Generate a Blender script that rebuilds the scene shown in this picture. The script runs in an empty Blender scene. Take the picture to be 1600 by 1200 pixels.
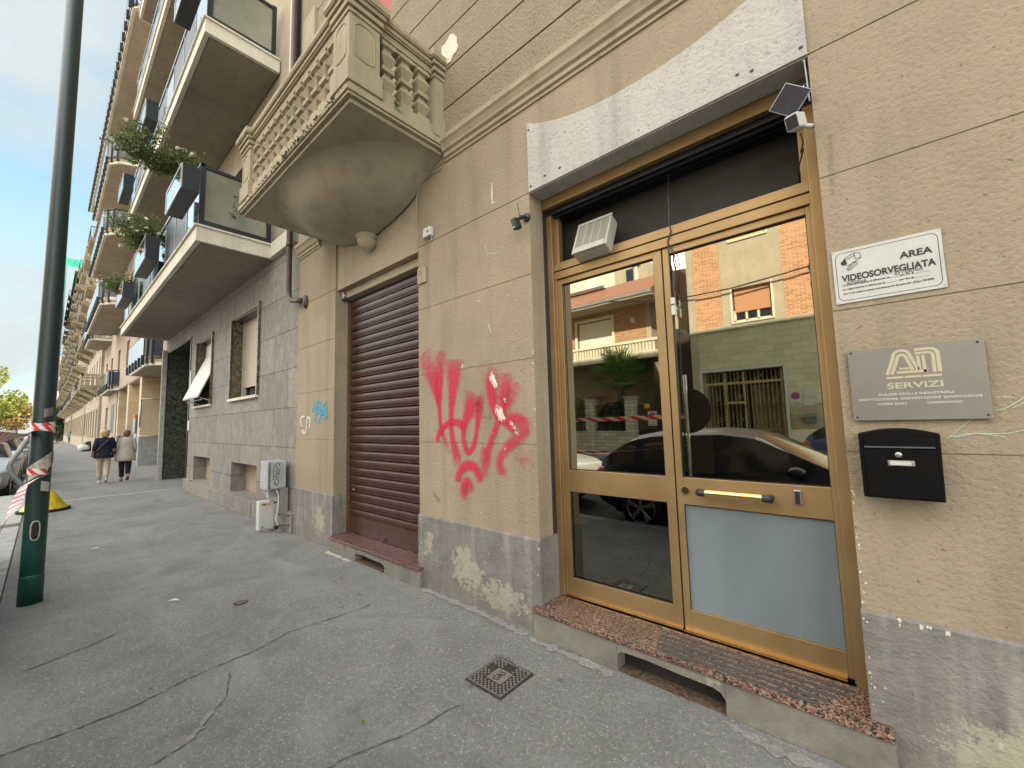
import bpy, bmesh, math, random
from mathutils import Vector, Matrix, noise as mnoise
R = math.radians
rnd = random.Random(7)
sc = bpy.context.scene
col = sc.collection

# ---------------------------------------------------------------- camera
cam_d = bpy.data.cameras.new('camera')
cam = bpy.data.objects.new('camera', cam_d)
col.objects.link(cam)
sc.camera = cam
cam_d.sensor_width = 36.0
cam_d.lens = 639.34 / 1600 * 36
cam_d.clip_start = 0.05
cam_d.clip_end = 3000
CY, CZ = -2.47, 1.55
def set_cam(yaw, pitch, roll):
    f = Vector((-math.sin(yaw) * math.cos(pitch), math.cos(yaw) * math.cos(pitch), math.sin(pitch)))
    r = f.cross(Vector((0, 0, 1))).normalized()
    u = r.cross(f)
    r2 = math.cos(roll) * r + math.sin(roll) * u
    u2 = -math.sin(roll) * r + math.cos(roll) * u
    m = Matrix((r2, u2, -f)).transposed().to_4x4()
    m.translation = Vector((0, CY, CZ))
    cam.matrix_world = m
set_cam(.7196, .0895, -.0269)

# ---------------------------------------------------------------- light
SUN_EL, SUN_AZ = R(42), R(24)          # azimuth measured from +Y towards +X
world = bpy.data.worlds.new('World')
sc.world = world
world.use_nodes = True
wn = world.node_tree
wn.nodes.clear()
wo = wn.nodes.new('ShaderNodeOutputWorld')
wb = wn.nodes.new('ShaderNodeBackground')
sky = wn.nodes.new('ShaderNodeTexSky')
sky.sky_type = 'NISHITA'
sky.sun_disc = False
sky.sun_elevation = SUN_EL
sky.sun_rotation = SUN_AZ
sky.air_density = 1.0
sky.dust_density = 1.2
sky.ozone_density = 2.0
tc = wn.nodes.new('ShaderNodeTexCoord')
mp = wn.nodes.new('ShaderNodeMapping')
mp.inputs['Scale'].default_value = (1.0, 1.0, 2.6)
mp.inputs['Location'].default_value = (3.1, .4, .2)
nz = wn.nodes.new('ShaderNodeTexNoise')
nz.inputs['Scale'].default_value = 1.7
nz.inputs['Detail'].default_value = 7
nz.inputs['Roughness'].default_value = .55
rp = wn.nodes.new('ShaderNodeValToRGB')
rp.color_ramp.elements[0].position = .38
rp.color_ramp.elements[1].position = .66
mx = wn.nodes.new('ShaderNodeMixRGB')
mx.inputs[2].default_value = (5.2, 5.75, 5.85, 1)
wn.links.new(tc.outputs['Generated'], mp.inputs['Vector'])
wn.links.new(mp.outputs[0], nz.inputs['Vector'])
wn.links.new(nz.outputs['Fac'], rp.inputs['Fac'])
wn.links.new(rp.outputs['Color'], mx.inputs[0])
tint = wn.nodes.new('ShaderNodeMixRGB'); tint.blend_type = 'MULTIPLY'; tint.inputs[0].default_value = 1
tint.inputs[2].default_value = (2.3, 2.7, 2.15, 1)
wn.links.new(sky.outputs[0], tint.inputs[1]); wn.links.new(tint.outputs[0], mx.inputs[1])
# added fill light: unseen sky across the street, brightened for the facade
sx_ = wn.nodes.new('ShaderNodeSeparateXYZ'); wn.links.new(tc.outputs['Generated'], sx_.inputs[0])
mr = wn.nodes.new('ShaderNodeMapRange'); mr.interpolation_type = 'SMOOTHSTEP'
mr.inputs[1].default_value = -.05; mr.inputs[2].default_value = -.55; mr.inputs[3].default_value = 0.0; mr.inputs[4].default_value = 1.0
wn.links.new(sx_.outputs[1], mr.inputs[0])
fill_sky = wn.nodes.new('ShaderNodeMixRGB'); fill_sky.inputs[2].default_value = (32, 32, 30.8, 1)
wn.links.new(mr.outputs[0], fill_sky.inputs[0]); wn.links.new(mx.outputs[0], fill_sky.inputs[1])
wn.links.new(fill_sky.outputs[0], wb.inputs['Color'])
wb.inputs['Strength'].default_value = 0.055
wn.links.new(wb.outputs[0], wo.inputs['Surface'])
sun_d = bpy.data.lights.new('sun', 'SUN')
sun_d.energy = 4.6
sun_d.angle = R(.5)
sun_d.color = (1, .93, .82)
sun = bpy.data.objects.new('sun', sun_d)
col.objects.link(sun)
sd = Vector((math.sin(SUN_AZ) * math.cos(SUN_EL), math.cos(SUN_AZ) * math.cos(SUN_EL), math.sin(SUN_EL)))
sun.rotation_euler = sd.to_track_quat('Z', 'Y').to_euler()
sc.view_settings.view_transform = 'Standard'
sc.view_settings.look = 'None'
sc.view_settings.exposure = 1.4
sc.view_settings.gamma = 1
sc.render.engine = 'CYCLES'
sc.cycles.max_bounces = 7
sc.cycles.diffuse_bounces = 4
sc.cycles.transparent_max_bounces = 12
sc.cycles.sample_clamp_indirect = 6

# ---------------------------------------------------------------- materials
class NT:
    def __init__(s, name):
        s.m = bpy.data.materials.new(name)
        s.m.use_nodes = True
        s.t = s.m.node_tree
        s.b = s.t.nodes['Principled BSDF']
        s.out = s.t.nodes['Material Output']
        s.co = s.t.nodes.new('ShaderNodeTexCoord').outputs['Object']
    def n(s, ty, **k):
        x = s.t.nodes.new(ty)
        for a, v in k.items():
            if a.startswith('_'): x.inputs[a[1:].replace('_', ' ')].default_value = v
            else: setattr(x, a, v)
        return x
    def l(s, a, b): s.t.links.new(a, b)
    def noise(s, scale, detail=4, rough=.55, vec=None, stretch=None, dist=0):
        x = s.n('ShaderNodeTexNoise')
        x.inputs['Scale'].default_value = scale
        x.inputs['Detail'].default_value = detail
        x.inputs['Roughness'].default_value = rough
        x.inputs['Distortion'].default_value = dist
        v = vec or s.co
        if stretch:
            m = s.n('ShaderNodeMapping'); m.inputs['Scale'].default_value = stretch
            s.l(v, m.inputs['Vector']); v = m.outputs[0]
        s.l(v, x.inputs['Vector'])
        return x.outputs['Fac']
    def ramp(s, f, a, b, ca=(0, 0, 0, 1), cb=(1, 1, 1, 1)):
        x = s.n('ShaderNodeValToRGB')
        e = x.color_ramp.elements
        e[0].position = a; e[1].position = b; e[0].color = ca; e[1].color = cb
        s.l(f, x.inputs['Fac'])
        return x.outputs['Color']
    def mix(s, f, a, b, mode='MIX'):
        x = s.n('ShaderNodeMixRGB', blend_type=mode)
        for i, v in ((0, f), (1, a), (2, b)):
            if isinstance(v, (int, float)): x.inputs[i].default_value = v
            elif isinstance(v, tuple): x.inputs[i].default_value = (*v[:3], 1)
            else: s.l(v, x.inputs[i])
        return x.outputs[0]
    def math(s, op, a, b=None, clamp=False):
        x = s.n('ShaderNodeMath', operation=op, use_clamp=clamp)
        for i, v in ((0, a), (1, b)):
            if v is None: continue
            if isinstance(v, (int, float)): x.inputs[i].default_value = v
            else: s.l(v, x.inputs[i])
        return x.outputs[0]
    def xyz(s, vec=None):
        x = s.n('ShaderNodeSeparateXYZ'); s.l(vec or s.co, x.inputs[0])
        return x.outputs
    def world(s): return s.n('ShaderNodeNewGeometry').outputs['Position']
    def bump(s, h, strength=.3, dist=.01, prev=None):
        x = s.n('ShaderNodeBump')
        x.inputs['Strength'].default_value = strength
        x.inputs['Distance'].default_value = dist
        s.l(h, x.inputs['Height'])
        if prev is not None: s.l(prev, x.inputs['Normal'])
        return x.outputs[0]
    def done(s, color=None, rough=None, metal=None, normal=None, spec=None):
        b = s.b
        for v, k in ((color, 'Base Color'), (rough, 'Roughness'), (metal, 'Metallic'), (spec, 'Specular IOR Level'), (normal, 'Normal')):
            if v is None: continue
            if isinstance(v, tuple): b.inputs[k].default_value = (*v[:3], 1)
            elif isinstance(v, (int, float)): b.inputs[k].default_value = v
            else: s.l(v, b.inputs[k])
        return s.m

def sh(c, k): return tuple(x * k for x in c)
def plain(name, c, rough=.6, metal=0., var=.18, scale=6., bump=0., bscale=60., spec=.5, dirt=0.):
    t = NT(name)
    f = t.noise(scale, 5, .6)
    cc = t.mix(t.ramp(f, .3, .7), sh(c, 1 - var), sh(c, 1 + var))
    if dirt:
        g = t.noise(scale * .5, 8, .7, stretch=(1.5, 1.5, .5))
        cc = t.mix(t.math('MULTIPLY', t.ramp(g, .48, .75), dirt), cc, (.06, .055, .045))
    rr = t.math('ADD', t.math('MULTIPLY', t.noise(scale * 3, 3), .25), rough - .12)
    nn = t.bump(t.noise(bscale, 4, .6), bump, .01) if bump else None
    return t.done(cc, rr, metal, nn, spec)

def stucco(name, c, bscale=55., bstr=.55, speck=.3, dirt=.35, bdist=.008, grime=.45):
    t = NT(name); w = t.world()
    big = t.noise(.9, 6, .6, w)
    med = t.noise(4.5, 6, .65, w)
    fine = t.noise(bscale, 4, .65, w)
    cc = t.mix(t.ramp(big, .3, .7), sh(c, .86), sh(c, 1.1))
    cc = t.mix(t.math('MULTIPLY', t.ramp(med, .35, .75), .3), cc, sh((c[0] * .9, c[1] * .92, c[2] * .98), .72))
    st = t.noise(2.2, 6, .6, w, stretch=(2.2, 2.2, .22))
    cc = t.mix(t.math('MULTIPLY', t.ramp(st, .5, .78), dirt), cc, sh((c[0] * .82, c[1] * .85, c[2] * .9), .5))
    cc = t.mix(t.math('MULTIPLY', t.ramp(fine, .30, .46, (1, 1, 1, 1), (0, 0, 0, 1)), speck), cc, sh(c, .38))
    sp = t.noise(26, 2, .5, w)
    cc = t.mix(t.math('MULTIPLY', t.ramp(sp, .70, .74), .6), cc, sh(c, .35))
    n1 = t.bump(fine, bstr, bdist)
    n2 = t.bump(med, .25, .02, n1)
    return t.done(cc, .9, 0, n2, .25)

def glass_mirror(name, c, rough=.015):
    t = NT(name)
    g = t.noise(1.3, 3, .5)
    nn = t.bump(g, .016, .012)
    dirt = t.noise(5, 8, .75)
    cc = t.mix(t.math('MULTIPLY', t.ramp(dirt, .45, .8), .25), c, sh(c, .7))
    return t.done(cc, rough, 1., nn)

m = {}
BEIGE = (.325, .262, .182)
m['stucco'] = stucco('stucco_beige', BEIGE, 48, .7, .35, .5, .011)
m['stucco_up'] = stucco('stucco_rough_beige', (.30, .245, .168), 46, 1.0, .6, .25, .016)
m['stucco_rec'] = stucco('stucco_pale', (.385, .32, .23), 45, .8, .2, .3)
m['stucco_c'] = stucco('stucco_rose', (.40, .31, .235), 40, .3, .1, .15)
m['stucco_d'] = stucco('stucco_cream', (.40, .335, .25), 40, .3, .1, .3)
m['stucco_e'] = stucco('stucco_ochre', (.40, .31, .21), 40, .3, .1, .3)
m['cast'] = stucco('cast_stone', (.375, .315, .215), 60, .35, .2, .6)
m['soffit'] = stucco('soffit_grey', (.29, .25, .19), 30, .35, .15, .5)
m['soffit_w'] = stucco('balcony_underside', (.40, .345, .255), 30, .3, .1, .5)
m['slab_edge'] = stucco('slab_edge_cream', (.66, .61, .50), 40, .25, .1, .45)
m['lintel'] = stucco('lintel_grey_paint', (.47, .445, .405), 50, .8, .4, .5, .012)

# plinth: grey paint flaking to cream plaster
t = NT('plinth_grey'); w = t.world(); g = (.185, .173, .156)
f = t.noise(5, 8, .7, w); big = t.noise(1.3, 5, .6, w)
cc = t.mix(t.ramp(f, .3, .7), sh(g, .72), sh(g, 1.25))
vs = t.noise(5, 6, .6, w, stretch=(2, 2, .25))
cc = t.mix(t.math('MULTIPLY', t.ramp(vs, .5, .7), .4), cc, (.42, .40, .34))
x, y, z = t.xyz(w)
def blob(cx, cz, rx, rz):
    a = t.math('DIVIDE', t.math('SUBTRACT', x, cx), rx)
    b = t.math('DIVIDE', t.math('SUBTRACT', z, cz), rz)
    d = t.math('ADD', t.math('MULTIPLY', a, a), t.math('MULTIPLY', b, b))
    return t.math('SUBTRACT', 1.0, d, True)
msk = None
for b_ in ((-2.72, .30, .34, .30), (-2.3, .16, .5, .2), (.30, .22, .34, .24), (.85, .12, .5, .2), (-3.25, .42, .12, .2), (-5.6, .3, .3, .3)):
    v = blob(*b_)
    msk = v if msk is None else t.math('MAXIMUM', msk, v)
fl = t.noise(13, 10, .8, w)
msk = t.math('MULTIPLY', msk, .32)
msk = t.math('ADD', msk, t.math('SUBTRACT', fl, .728))
pk = t.ramp(msk, .0, .03)
cc = t.mix(t.math('MULTIPLY', pk, .8), cc, (.37, .34, .255))
wp = t.noise(21, 3, .5, w)
cc = t.mix(t.ramp(wp, .72, .74), cc, (.45, .42, .34))
low = t.ramp(z, .0, .22, (1, 1, 1, 1), (0, 0, 0, 1))
cc = t.mix(t.math('MULTIPLY', low, t.math('MULTIPLY', f, .7)), cc, (.20, .17, .12))
n1 = t.bump(t.noise(34, 5, .65, w), .8, .014); n1 = t.bump(pk, .35, .004, n1)
m['plinth'] = t.done(cc, .85, 0, n1, .3)

# asphalt footway
def asphalt(name, c, patch=True, spk=.5, bs=.8):
    t = NT(name); w = t.world()
    a = t.noise(260, 3, .6, w); b = t.noise(120, 3, .7, w); big = t.noise(.7, 7, .62, w); med = t.noise(5, 6, .65, w)
    cc = t.mix(t.ramp(big, .3, .7), sh(c, .78), sh(c, 1.18))
    cc = t.mix(t.math('MULTIPLY', t.ramp(med, .45, .75), .35), cc, sh(c, .62))
    gr = t.noise(48, 4, .75, w)
    cc = t.mix(t.math('MULTIPLY', t.ramp(gr, .34, .52, (1, 1, 1, 1), (0, 0, 0, 1)), .55), cc, sh(c, .42))
    cc = t.mix(t.math('MULTIPLY', t.ramp(gr, .55, .68), .45), cc, sh(c, 1.7))
    str_ = t.noise(2.6, 6, .6, w, stretch=(.25, 1.6, 1))
    cc = t.mix(t.math('MULTIPLY', t.ramp(str_, .52, .72), .30), cc, sh(c, 1.35))
    cc = t.mix(t.math('MULTIPLY', t.ramp(b, .30, .5, (1, 1, 1, 1), (0, 0, 0, 1)), .45), cc, sh(c, .5))
    vo = t.n('ShaderNodeTexVoronoi'); vo.inputs['Scale'].default_value = 75; t.l(w, vo.inputs['Vector'])
    s_ = t.ramp(vo.outputs['Distance'], .22, .36, (1, 1, 1, 1), (0, 0, 0, 1))
    pick = t.ramp(t.noise(30, 2, .5, w), .50, .60)
    cc = t.mix(t.math('MULTIPLY', t.math('MULTIPLY', s_, pick), spk), cc, (.52, .50, .44))
    sp = t.noise(1.9, 3, .4, w, dist=.3)
    cc = t.mix(t.math('MULTIPLY', t.ramp(sp, .60, .68), .40), cc, sh(c, .55))
    gum = t.noise(7.5, 1, .4, w)
    cc = t.mix(t.math('MULTIPLY', t.ramp(gum, .76, .78), .6), cc, sh(c, .42))
    wr_ = t.noise(.9, 8, .7, w, dist=1.5)
    cc = t.mix(t.math('MULTIPLY', t.ramp(wr_, .50, .64), .32), cc, sh(c, 1.5))
    n1 = t.bump(a, .5 * bs, .004); n1 = t.bump(b, bs, .006, n1); n1 = t.bump(med, .3, .02, n1)
    return t.done(cc, t.math('ADD', t.math('MULTIPLY', med, .25), .62), 0, n1, .35)
m['asphalt'] = asphalt('footway_asphalt', (.200, .197, .188), spk=.6)
m['asphalt_patch'] = asphalt('footway_patch', (.14, .14, .135))
m['asphalt_pale'] = asphalt('footway_pale_patch', (.27, .262, .235), spk=.3)
m['asphalt_road'] = asphalt('road_asphalt', (.07, .07, .07), spk=.25)
m['crack'] = plain('crack_dark', (.085, .082, .073), .95)
m['grit'] = plain('pale_grit', (.42, .41, .36), .95, var=.3, scale=30, bump=.4)
m['kerb'] = plain('kerb_granite', (.36, .355, .34), .75, var=.25, scale=9, bump=.3)
m['paver'] = plain('pale_paving', (.42, .41, .38), .8, var=.15, scale=5, bump=.2)

# concrete step
t = NT('step_concrete'); w = t.world(); c = (.19, .175, .145)
f = t.noise(6, 8, .7, w)
cc = t.mix(t.ramp(f, .3, .7), sh(c, .7), sh(c, 1.25))
cc = t.mix(t.ramp(t.noise(3.5, 6, .7, w), .6, .64), cc, (.30, .265, .20))
n1 = t.bump(t.noise(90, 4, .6, w), .5, .006)
m['step'] = t.done(cc, .85, 0, n1, .3)

# granite
def granite(name, red, dark, pale, sc_=110):
    t = NT(name); w = t.world()
    vo = t.n('ShaderNodeTexVoronoi'); vo.inputs['Scale'].default_value = sc_; t.l(w, vo.inputs['Vector'])
    x, y, z = t.xyz(vo.outputs['Color'])
    cc = t.mix(t.ramp(x, .45, .55), dark, red)
    cc = t.mix(t.ramp(y, .70, .78), cc, pale)
    cc = t.mix(t.math('MULTIPLY', t.ramp(t.noise(3, 6, .6, w), .45, .7), .5), cc, sh(dark, 1.8))
    return t.done(cc, .38, 0, None, .5)
m['granite'] = granite('red_granite', (.20, .10, .070), (.022, .018, .016), (.30, .21, .15), 130)
m['marble_red'] = granite('dull_red_marble', (.14, .062, .052), (.06, .033, .03), (.19, .115, .095), 60)
m['grip'] = plain('grip_strip', (.07, .065, .058), .8, bump=.3, bscale=200)

# gold anodised aluminium
t = NT('gold_aluminium')
st = t.noise(30, 4, .6, stretch=(1, 1, 12)); big = t.noise(2, 5, .6)
cc = t.mix(t.ramp(big, .3, .7), (.285, .19, .085), (.385, .268, .132))
cc = t.mix(t.math('MULTIPLY', t.ramp(t.noise(14, 8, .7), .5, .75), .3), cc, (.30, .19, .08))
m['gold'] = t.done(cc, t.math('ADD', t.math('MULTIPLY', big, .2), .40), .68, t.bump(st, .05, .002), .5)
m['gold_pol'] = plain('polished_brass', (.85, .60, .25), .22, 1., var=.05)
m['glass'] = glass_mirror('mirror_film_glass', (.60, .585, .47))
m['glass_low'] = glass_mirror('lower_dark_mirror_glass', (.20, .20, .18))
m['glass_b'] = glass_mirror('pale_reflecting_glass', (.62, .68, .70), .08)
m['glass_dk'] = plain('dark_glass', (.02, .022, .025), .08, .0, var=.1)
m['panel'] = plain('blue_grey_film', (.15, .185, .20), .42, var=.10, scale=2.2, dirt=.3, bump=.05, bscale=8)
m['dark'] = plain('dark_transom', (.022, .019, .016), .7)
m['black'] = plain('black_paint', (.003, .003, .0035), .5, var=.1, spec=.12)
m['blackp'] = plain('black_plastic', (.02, .02, .022), .45)
m['white'] = plain('white_plastic', (.52, .52, .49), .45, var=.06, dirt=.15)
m['cream_p'] = plain('cream_plastic', (.40, .38, .32), .5, var=.08, dirt=.2)
m['signw'] = plain('sign_white', (.47, .475, .44), .5, var=.05, scale=12, dirt=.14)
m['ink'] = plain('sign_ink', (.015, .015, .017), .6)
m['inkg'] = plain('sign_grey_ink', (.12, .12, .12), .7)
m['plate'] = plain('brushed_steel_plate', (.235, .222, .205), .42, .55, var=.1, scale=3, dirt=.1)
m['brass_l'] = plain('engraved_gold', (.46, .41, .29), .5, .2, var=.1)
m['whitel'] = plain('engraved_white', (.50, .48, .44), .6)
m['steel'] = plain('bare_steel', (.45, .45, .44), .35, .9)
m['iron'] = plain('cast_iron', (.050, .043, .040), .6, .4, var=.35, scale=20)
m['iron_hi'] = plain('worn_iron', (.27, .25, .235), .45, .5, var=.25, scale=30)
m['pipe'] = plain('brown_pipe', (.075, .045, .04), .5, var=.2)
m['red_sh'] = plain('red_blind', (.52, .12, .09), .6, var=.1)
m['wood_b'] = plain('brown_frame', (.10, .055, .035), .6)

# brown roller shutter, reflected light painted as tan into the upper part
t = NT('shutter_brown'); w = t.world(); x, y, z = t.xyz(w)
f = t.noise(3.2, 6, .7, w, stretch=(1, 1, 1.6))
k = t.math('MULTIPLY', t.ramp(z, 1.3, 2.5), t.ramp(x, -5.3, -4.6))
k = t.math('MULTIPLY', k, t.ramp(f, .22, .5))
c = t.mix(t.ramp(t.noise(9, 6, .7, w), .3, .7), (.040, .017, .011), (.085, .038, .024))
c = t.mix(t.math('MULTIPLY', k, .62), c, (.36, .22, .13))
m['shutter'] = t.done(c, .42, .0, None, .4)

def blocks(name, c, bw, rh, mort, mc, var=.35, bstr=.5, vein=.25, horiz='x', sq=.5, off=.5, rough=.85, fine=40):
    t = NT(name); w = t.world()
    x, y, z = t.xyz(w)
    cb = t.n('ShaderNodeCombineXYZ')
    hx = {'x': x, 'y': y}.get(horiz) or t.math('ADD', x, y)
    t.l(hx, cb.inputs[0]); t.l(z, cb.inputs[1])
    br = t.n('ShaderNodeTexBrick')
    br.offset = off; br.squash = 1
    br.inputs['Scale'].default_value = 1
    br.inputs['Brick Width'].default_value = bw
    br.inputs['Row Height'].default_value = rh
    br.inputs['Mortar Size'].default_value = mort
    br.inputs['Mortar Smooth'].default_value = .1
    br.inputs['Bias'].default_value = 0
    br.inputs['Color1'].default_value = (*sh(c, 1 - var), 1)
    br.inputs['Color2'].default_value = (*sh(c, 1 + var), 1)
    br.inputs['Mortar'].default_value = (*mc, 1)
    t.l(cb.outputs[0], br.inputs['Vector'])
    cc = br.outputs['Color']
    vn = t.noise(5, 8, .7, w, stretch=(1, 1, .45), dist=1.2)
    cc = t.mix(t.math('MULTIPLY', t.ramp(vn, .5, .62), vein), cc, sh(c, 1.5))
    cc = t.mix(t.math('MULTIPLY', t.ramp(t.noise(12, 6, .7, w), .45, .7), vein), cc, sh(c, .45))
    n1 = t.bump(t.noise(fine, 5, .65, w), bstr, .008)
    n1 = t.bump(br.outputs['Fac'], -.8, .008, n1)
    return t.done(cc, rough, 0, n1, .3)
m['stone'] = blocks('grey_stone_cladding', (.235, .212, .183), 1.15, .615, .008, (.09, .08, .07), .16, .5, .45)
m['trav'] = blocks('travertine', (.50, .40, .26), 3, .38, .004, (.3, .24, .17), .14, .2, .25)
m['brick'] = blocks('orange_brick', (.42, .175, .085), .27, .075, .010, (.50, .42, .30), .3, .2, .1)
m['brick_r'] = blocks('brown_brick', (.34, .17, .09), .27, .075, .008, (.40, .32, .22), .25, .2, .1)
m['ashlar'] = blocks('pale_ashlar', (.50, .46, .35), .6, .25, .006, (.27, .25, .2), .1, .3, .15)
m['fence_st'] = blocks('pale_split_stone', (.42, .385, .32), .42, .17, .012, (.2, .18, .14), .2, .6, .2, 'xy')
# dark green marble
t = NT('dark_marble'); w = t.world()
v = t.noise(5, 9, .7, w, dist=2.5)
cc = t.mix(t.ramp(v, .42, .60), (.018, .022, .019), (.075, .085, .070))
m['marble'] = t.done(cc, .22, 0, None, .5)
t = NT('veined_brown_marble'); w = t.world()
v = t.noise(9, 9, .7, w, dist=2.5)
cc = t.mix(t.ramp(v, .42, .60), (.03, .026, .018), (.20, .15, .085))
m['marble_b'] = t.done(cc, .35, 0, None, .5)

def slats(name, c, pitch, axis='z', rough=.55, depth=.6, gap=.25):
    t = NT(name); w = t.world(); o = t.xyz(w)
    q = t.math('FRACT', t.math('DIVIDE', {'x': o[0], 'y': o[1], 'z': o[2]}[axis], pitch))
    k = t.ramp(q, .0, gap)
    cc = t.mix(k, sh(c, .35), c)
    return t.done(cc, rough, 0, t.bump(q, depth, .01), .4)
m['rooftile'] = slats('terracotta_tiles', (.26, .11, .065), .21, 'x', .8, .9, .5)
m['blind'] = slats('cream_slats', (.50, .42, .34), .052)
m['blind_w'] = slats('white_slats', (.66, .64, .60), .06)
m['blind_o'] = slats('orange_slats', (.52, .25, .14), .05)
m['blind_y'] = slats('yellow_slats', (.62, .45, .20), .05)
m['blind_br'] = slats('brown_slats', (.20, .10, .055), .05)
m['blind_red'] = slats('red_slats', (.40, .075, .05), .055)
m['ribbed'] = slats('ribbed_dark_panel', (.022, .028, .036), .07, 'x', .4)
m['rail_dk'] = plain('dark_rail', (.022, .026, .032), .4, .3)
m['rail_lt'] = plain('grey_rail', (.33, .36, .37), .4, .6)
m['tint'] = plain('tinted_panel', (.035, .040, .060), .12, .0, var=.25, scale=1.5)
# frosted balcony glass
t = NT('frosted_glass')
t.b.inputs['Transmission Weight'].default_value = .55
m['frost'] = t.done(t.mix(t.ramp(t.noise(1.2, 5, .6), .3, .7), (.30, .32, .24), (.52, .52, .42)), .25, 0, None, .5)

# street pole: grey-green above, bright green base
t = NT('pole_green'); w = t.world(); x, y, z = t.xyz(w)
nz_ = t.noise(7, 8, .7, w)
c = t.mix(t.ramp(z, .5, 3.2), (.008, .070, .055), (.014, .030, .029))
c = t.mix(t.math('MULTIPLY', t.ramp(nz_, .55, .7), .5), c, (.02, .03, .03))
c = t.mix(t.ramp(t.noise(19, 5, .7, w), .72, .75), c, (.20, .19, .15))
m['pole'] = t.done(c, .42, 0, t.bump(t.noise(40, 3), .1, .004), .5)
m['rust'] = plain('old_sticker', (.42, .40, .33), .9, var=.35, scale=25)
m['yellow'] = plain('yellow_plastic', (.72, .52, .02), .5, var=.2, scale=9, dirt=.3)
m['bark'] = plain('bark', (.13, .10, .075), .95, bump=.8, bscale=14)

def tape():
    t = NT('red_white_tape')
    a = t.n('ShaderNodeAttribute', attribute_name='tv'); o = t.xyz(a.outputs['Vector'])
    q = t.math('FRACT', t.math('ADD', t.math('DIVIDE', o[0], .24), t.math('MULTIPLY', o[1], .6)))
    c = t.mix(t.math('GREATER_THAN', q, .5), (.62, .045, .045), (.72, .68, .64))
    t.b.inputs['Transmission Weight'].default_value = 0
    return t.done(c, .35)
m['tape'] = tape()

def spray(name, c, dens=1.0, sc_=180, edge=.5, soft=.25):
    t = NT(name)
    a = t.n('ShaderNodeAttribute', attribute_name='tv'); o = t.xyz(a.outputs['Vector'])
    w = t.world()
    g = t.noise(sc_, 2, .6, w); g2 = t.noise(22, 4, .7, w)
    k = t.math('ADD', o[0], t.math('MULTIPLY', t.math('SUBTRACT', g, .5), 2.2))
    k = t.math('ADD', k, t.math('MULTIPLY', t.math('SUBTRACT', g2, .5), .7))
    k = t.ramp(k, edge - soft, edge + soft)
    k = t.math('MULTIPLY', k, dens)
    t.done(c, .8, 0, t.bump(t.noise(70, 4, .65, w), .4, .008), .2)
    tr = t.n('ShaderNodeBsdfTransparent'); ms = t.n('ShaderNodeMixShader')
    t.l(k, ms.inputs[0]); t.l(tr.outputs[0], ms.inputs[1]); t.l(t.b.outputs[0], ms.inputs[2])
    t.l(ms.outputs[0], t.out.inputs['Surface'])
    return t.m
m['sp_red'] = spray('magenta_red_spray', (.60, .022, .075), .80, 150, .56, .42)
m['sp_white'] = spray('white_plaster_chips', (.75, .66, .58), .95, 60, .75)
m['sp_blue'] = spray('pale_blue_spray', (.09, .36, .50), .75)
m['sp_wh2'] = spray('white_chalk_spray', (.72, .70, .66), .8)
m['sp_teal'] = spray('mint_chalk', (.42, .62, .50), .75)
m['sp_dark'] = spray('dark_smudge', (.12, .10, .07), .5)

def leafmat(name, c1, c2, c3=None):
    t = NT(name)
    ri = t.n('ShaderNodeNewGeometry').outputs['Random Per Island']
    c = t.mix(ri, c1, c2)
    if c3: c = t.mix(t.ramp(ri, .80, .82), c, c3)
    t.done(c, .6, 0, None, .3)
    tl = t.n('ShaderNodeBsdfTranslucent'); ms = t.n('ShaderNodeMixShader')
    ms.inputs[0].default_value = .3
    t.l(c, tl.inputs['Color']); t.l(t.b.outputs[0], ms.inputs[1]); t.l(tl.outputs[0], ms.inputs[2])
    t.l(ms.outputs[0], t.out.inputs['Surface'])
    return t.m
m['leaf_g'] = leafmat('green_leaves', (.05, .09, .02), (.17, .21, .06))
m['leaf_dk'] = leafmat('dark_leaves', (.018, .045, .02), (.04, .085, .03))
m['leaf_y'] = leafmat('yellow_green_leaves', (.13, .17, .03), (.32, .29, .05))
m['leaf_o'] = leafmat('orange_leaves', (.26, .17, .05), (.40, .26, .07))
m['leaf_p'] = leafmat('palm_leaves', (.09, .16, .04), (.22, .32, .09))
m['flower'] = plain('white_petals', (.78, .76, .70), .6)
m['terra'] = plain('terracotta', (.36, .13, .07), .8)
def paint(name, c, rough=.22, coat=.6, spec=.5, metal=.2):
    t = NT(name)
    t.b.inputs['Coat Weight'].default_value = coat
    t.b.inputs['Coat Roughness'].default_value = .05
    return t.done(t.mix(t.noise(2), sh(c, .93), sh(c, 1.07)), rough + .15, metal, None, spec)
m['car_dk'] = paint('dark_blue_paint', (.006, .009, .022), .25, .1, .25, 0)
m['car_wh'] = paint('white_paint', (.66, .67, .68))
m['car_sv'] = paint('silver_paint', (.42, .43, .44))
m['car_bl'] = paint('blue_paint', (.02, .07, .16))
m['car_gr'] = paint('grey_paint', (.09, .095, .10))
m['rubber'] = plain('rubber', (.018, .018, .018), .85)
m['alloy'] = plain('alloy', (.40, .40, .40), .3, .8)
m['lamp_r'] = plain('red_lamp', (.40, .01, .01), .2)
m['lamp_o'] = plain('orange_lamp', (.70, .22, .03), .2)
m['lamp_w'] = plain('clear_lamp', (.60, .62, .62), .15, .3)
m['skin'] = plain('skin', (.52, .32, .23), .55, var=.06)
m['hair_bl'] = plain('blond_hair', (.50, .36, .17), .6, var=.3, scale=30, bump=.5, bscale=80)
m['hair_br'] = plain('brown_hair', (.13, .065, .035), .6, var=.3, scale=30, bump=.5, bscale=80)
m['navy'] = plain('navy_cloth', (.008, .010, .028), .9, var=.2, bump=.3, bscale=30)
m['beige_c'] = plain('beige_cloth', (.50, .40, .30), .9, var=.12, bump=.3, bscale=20)
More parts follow.
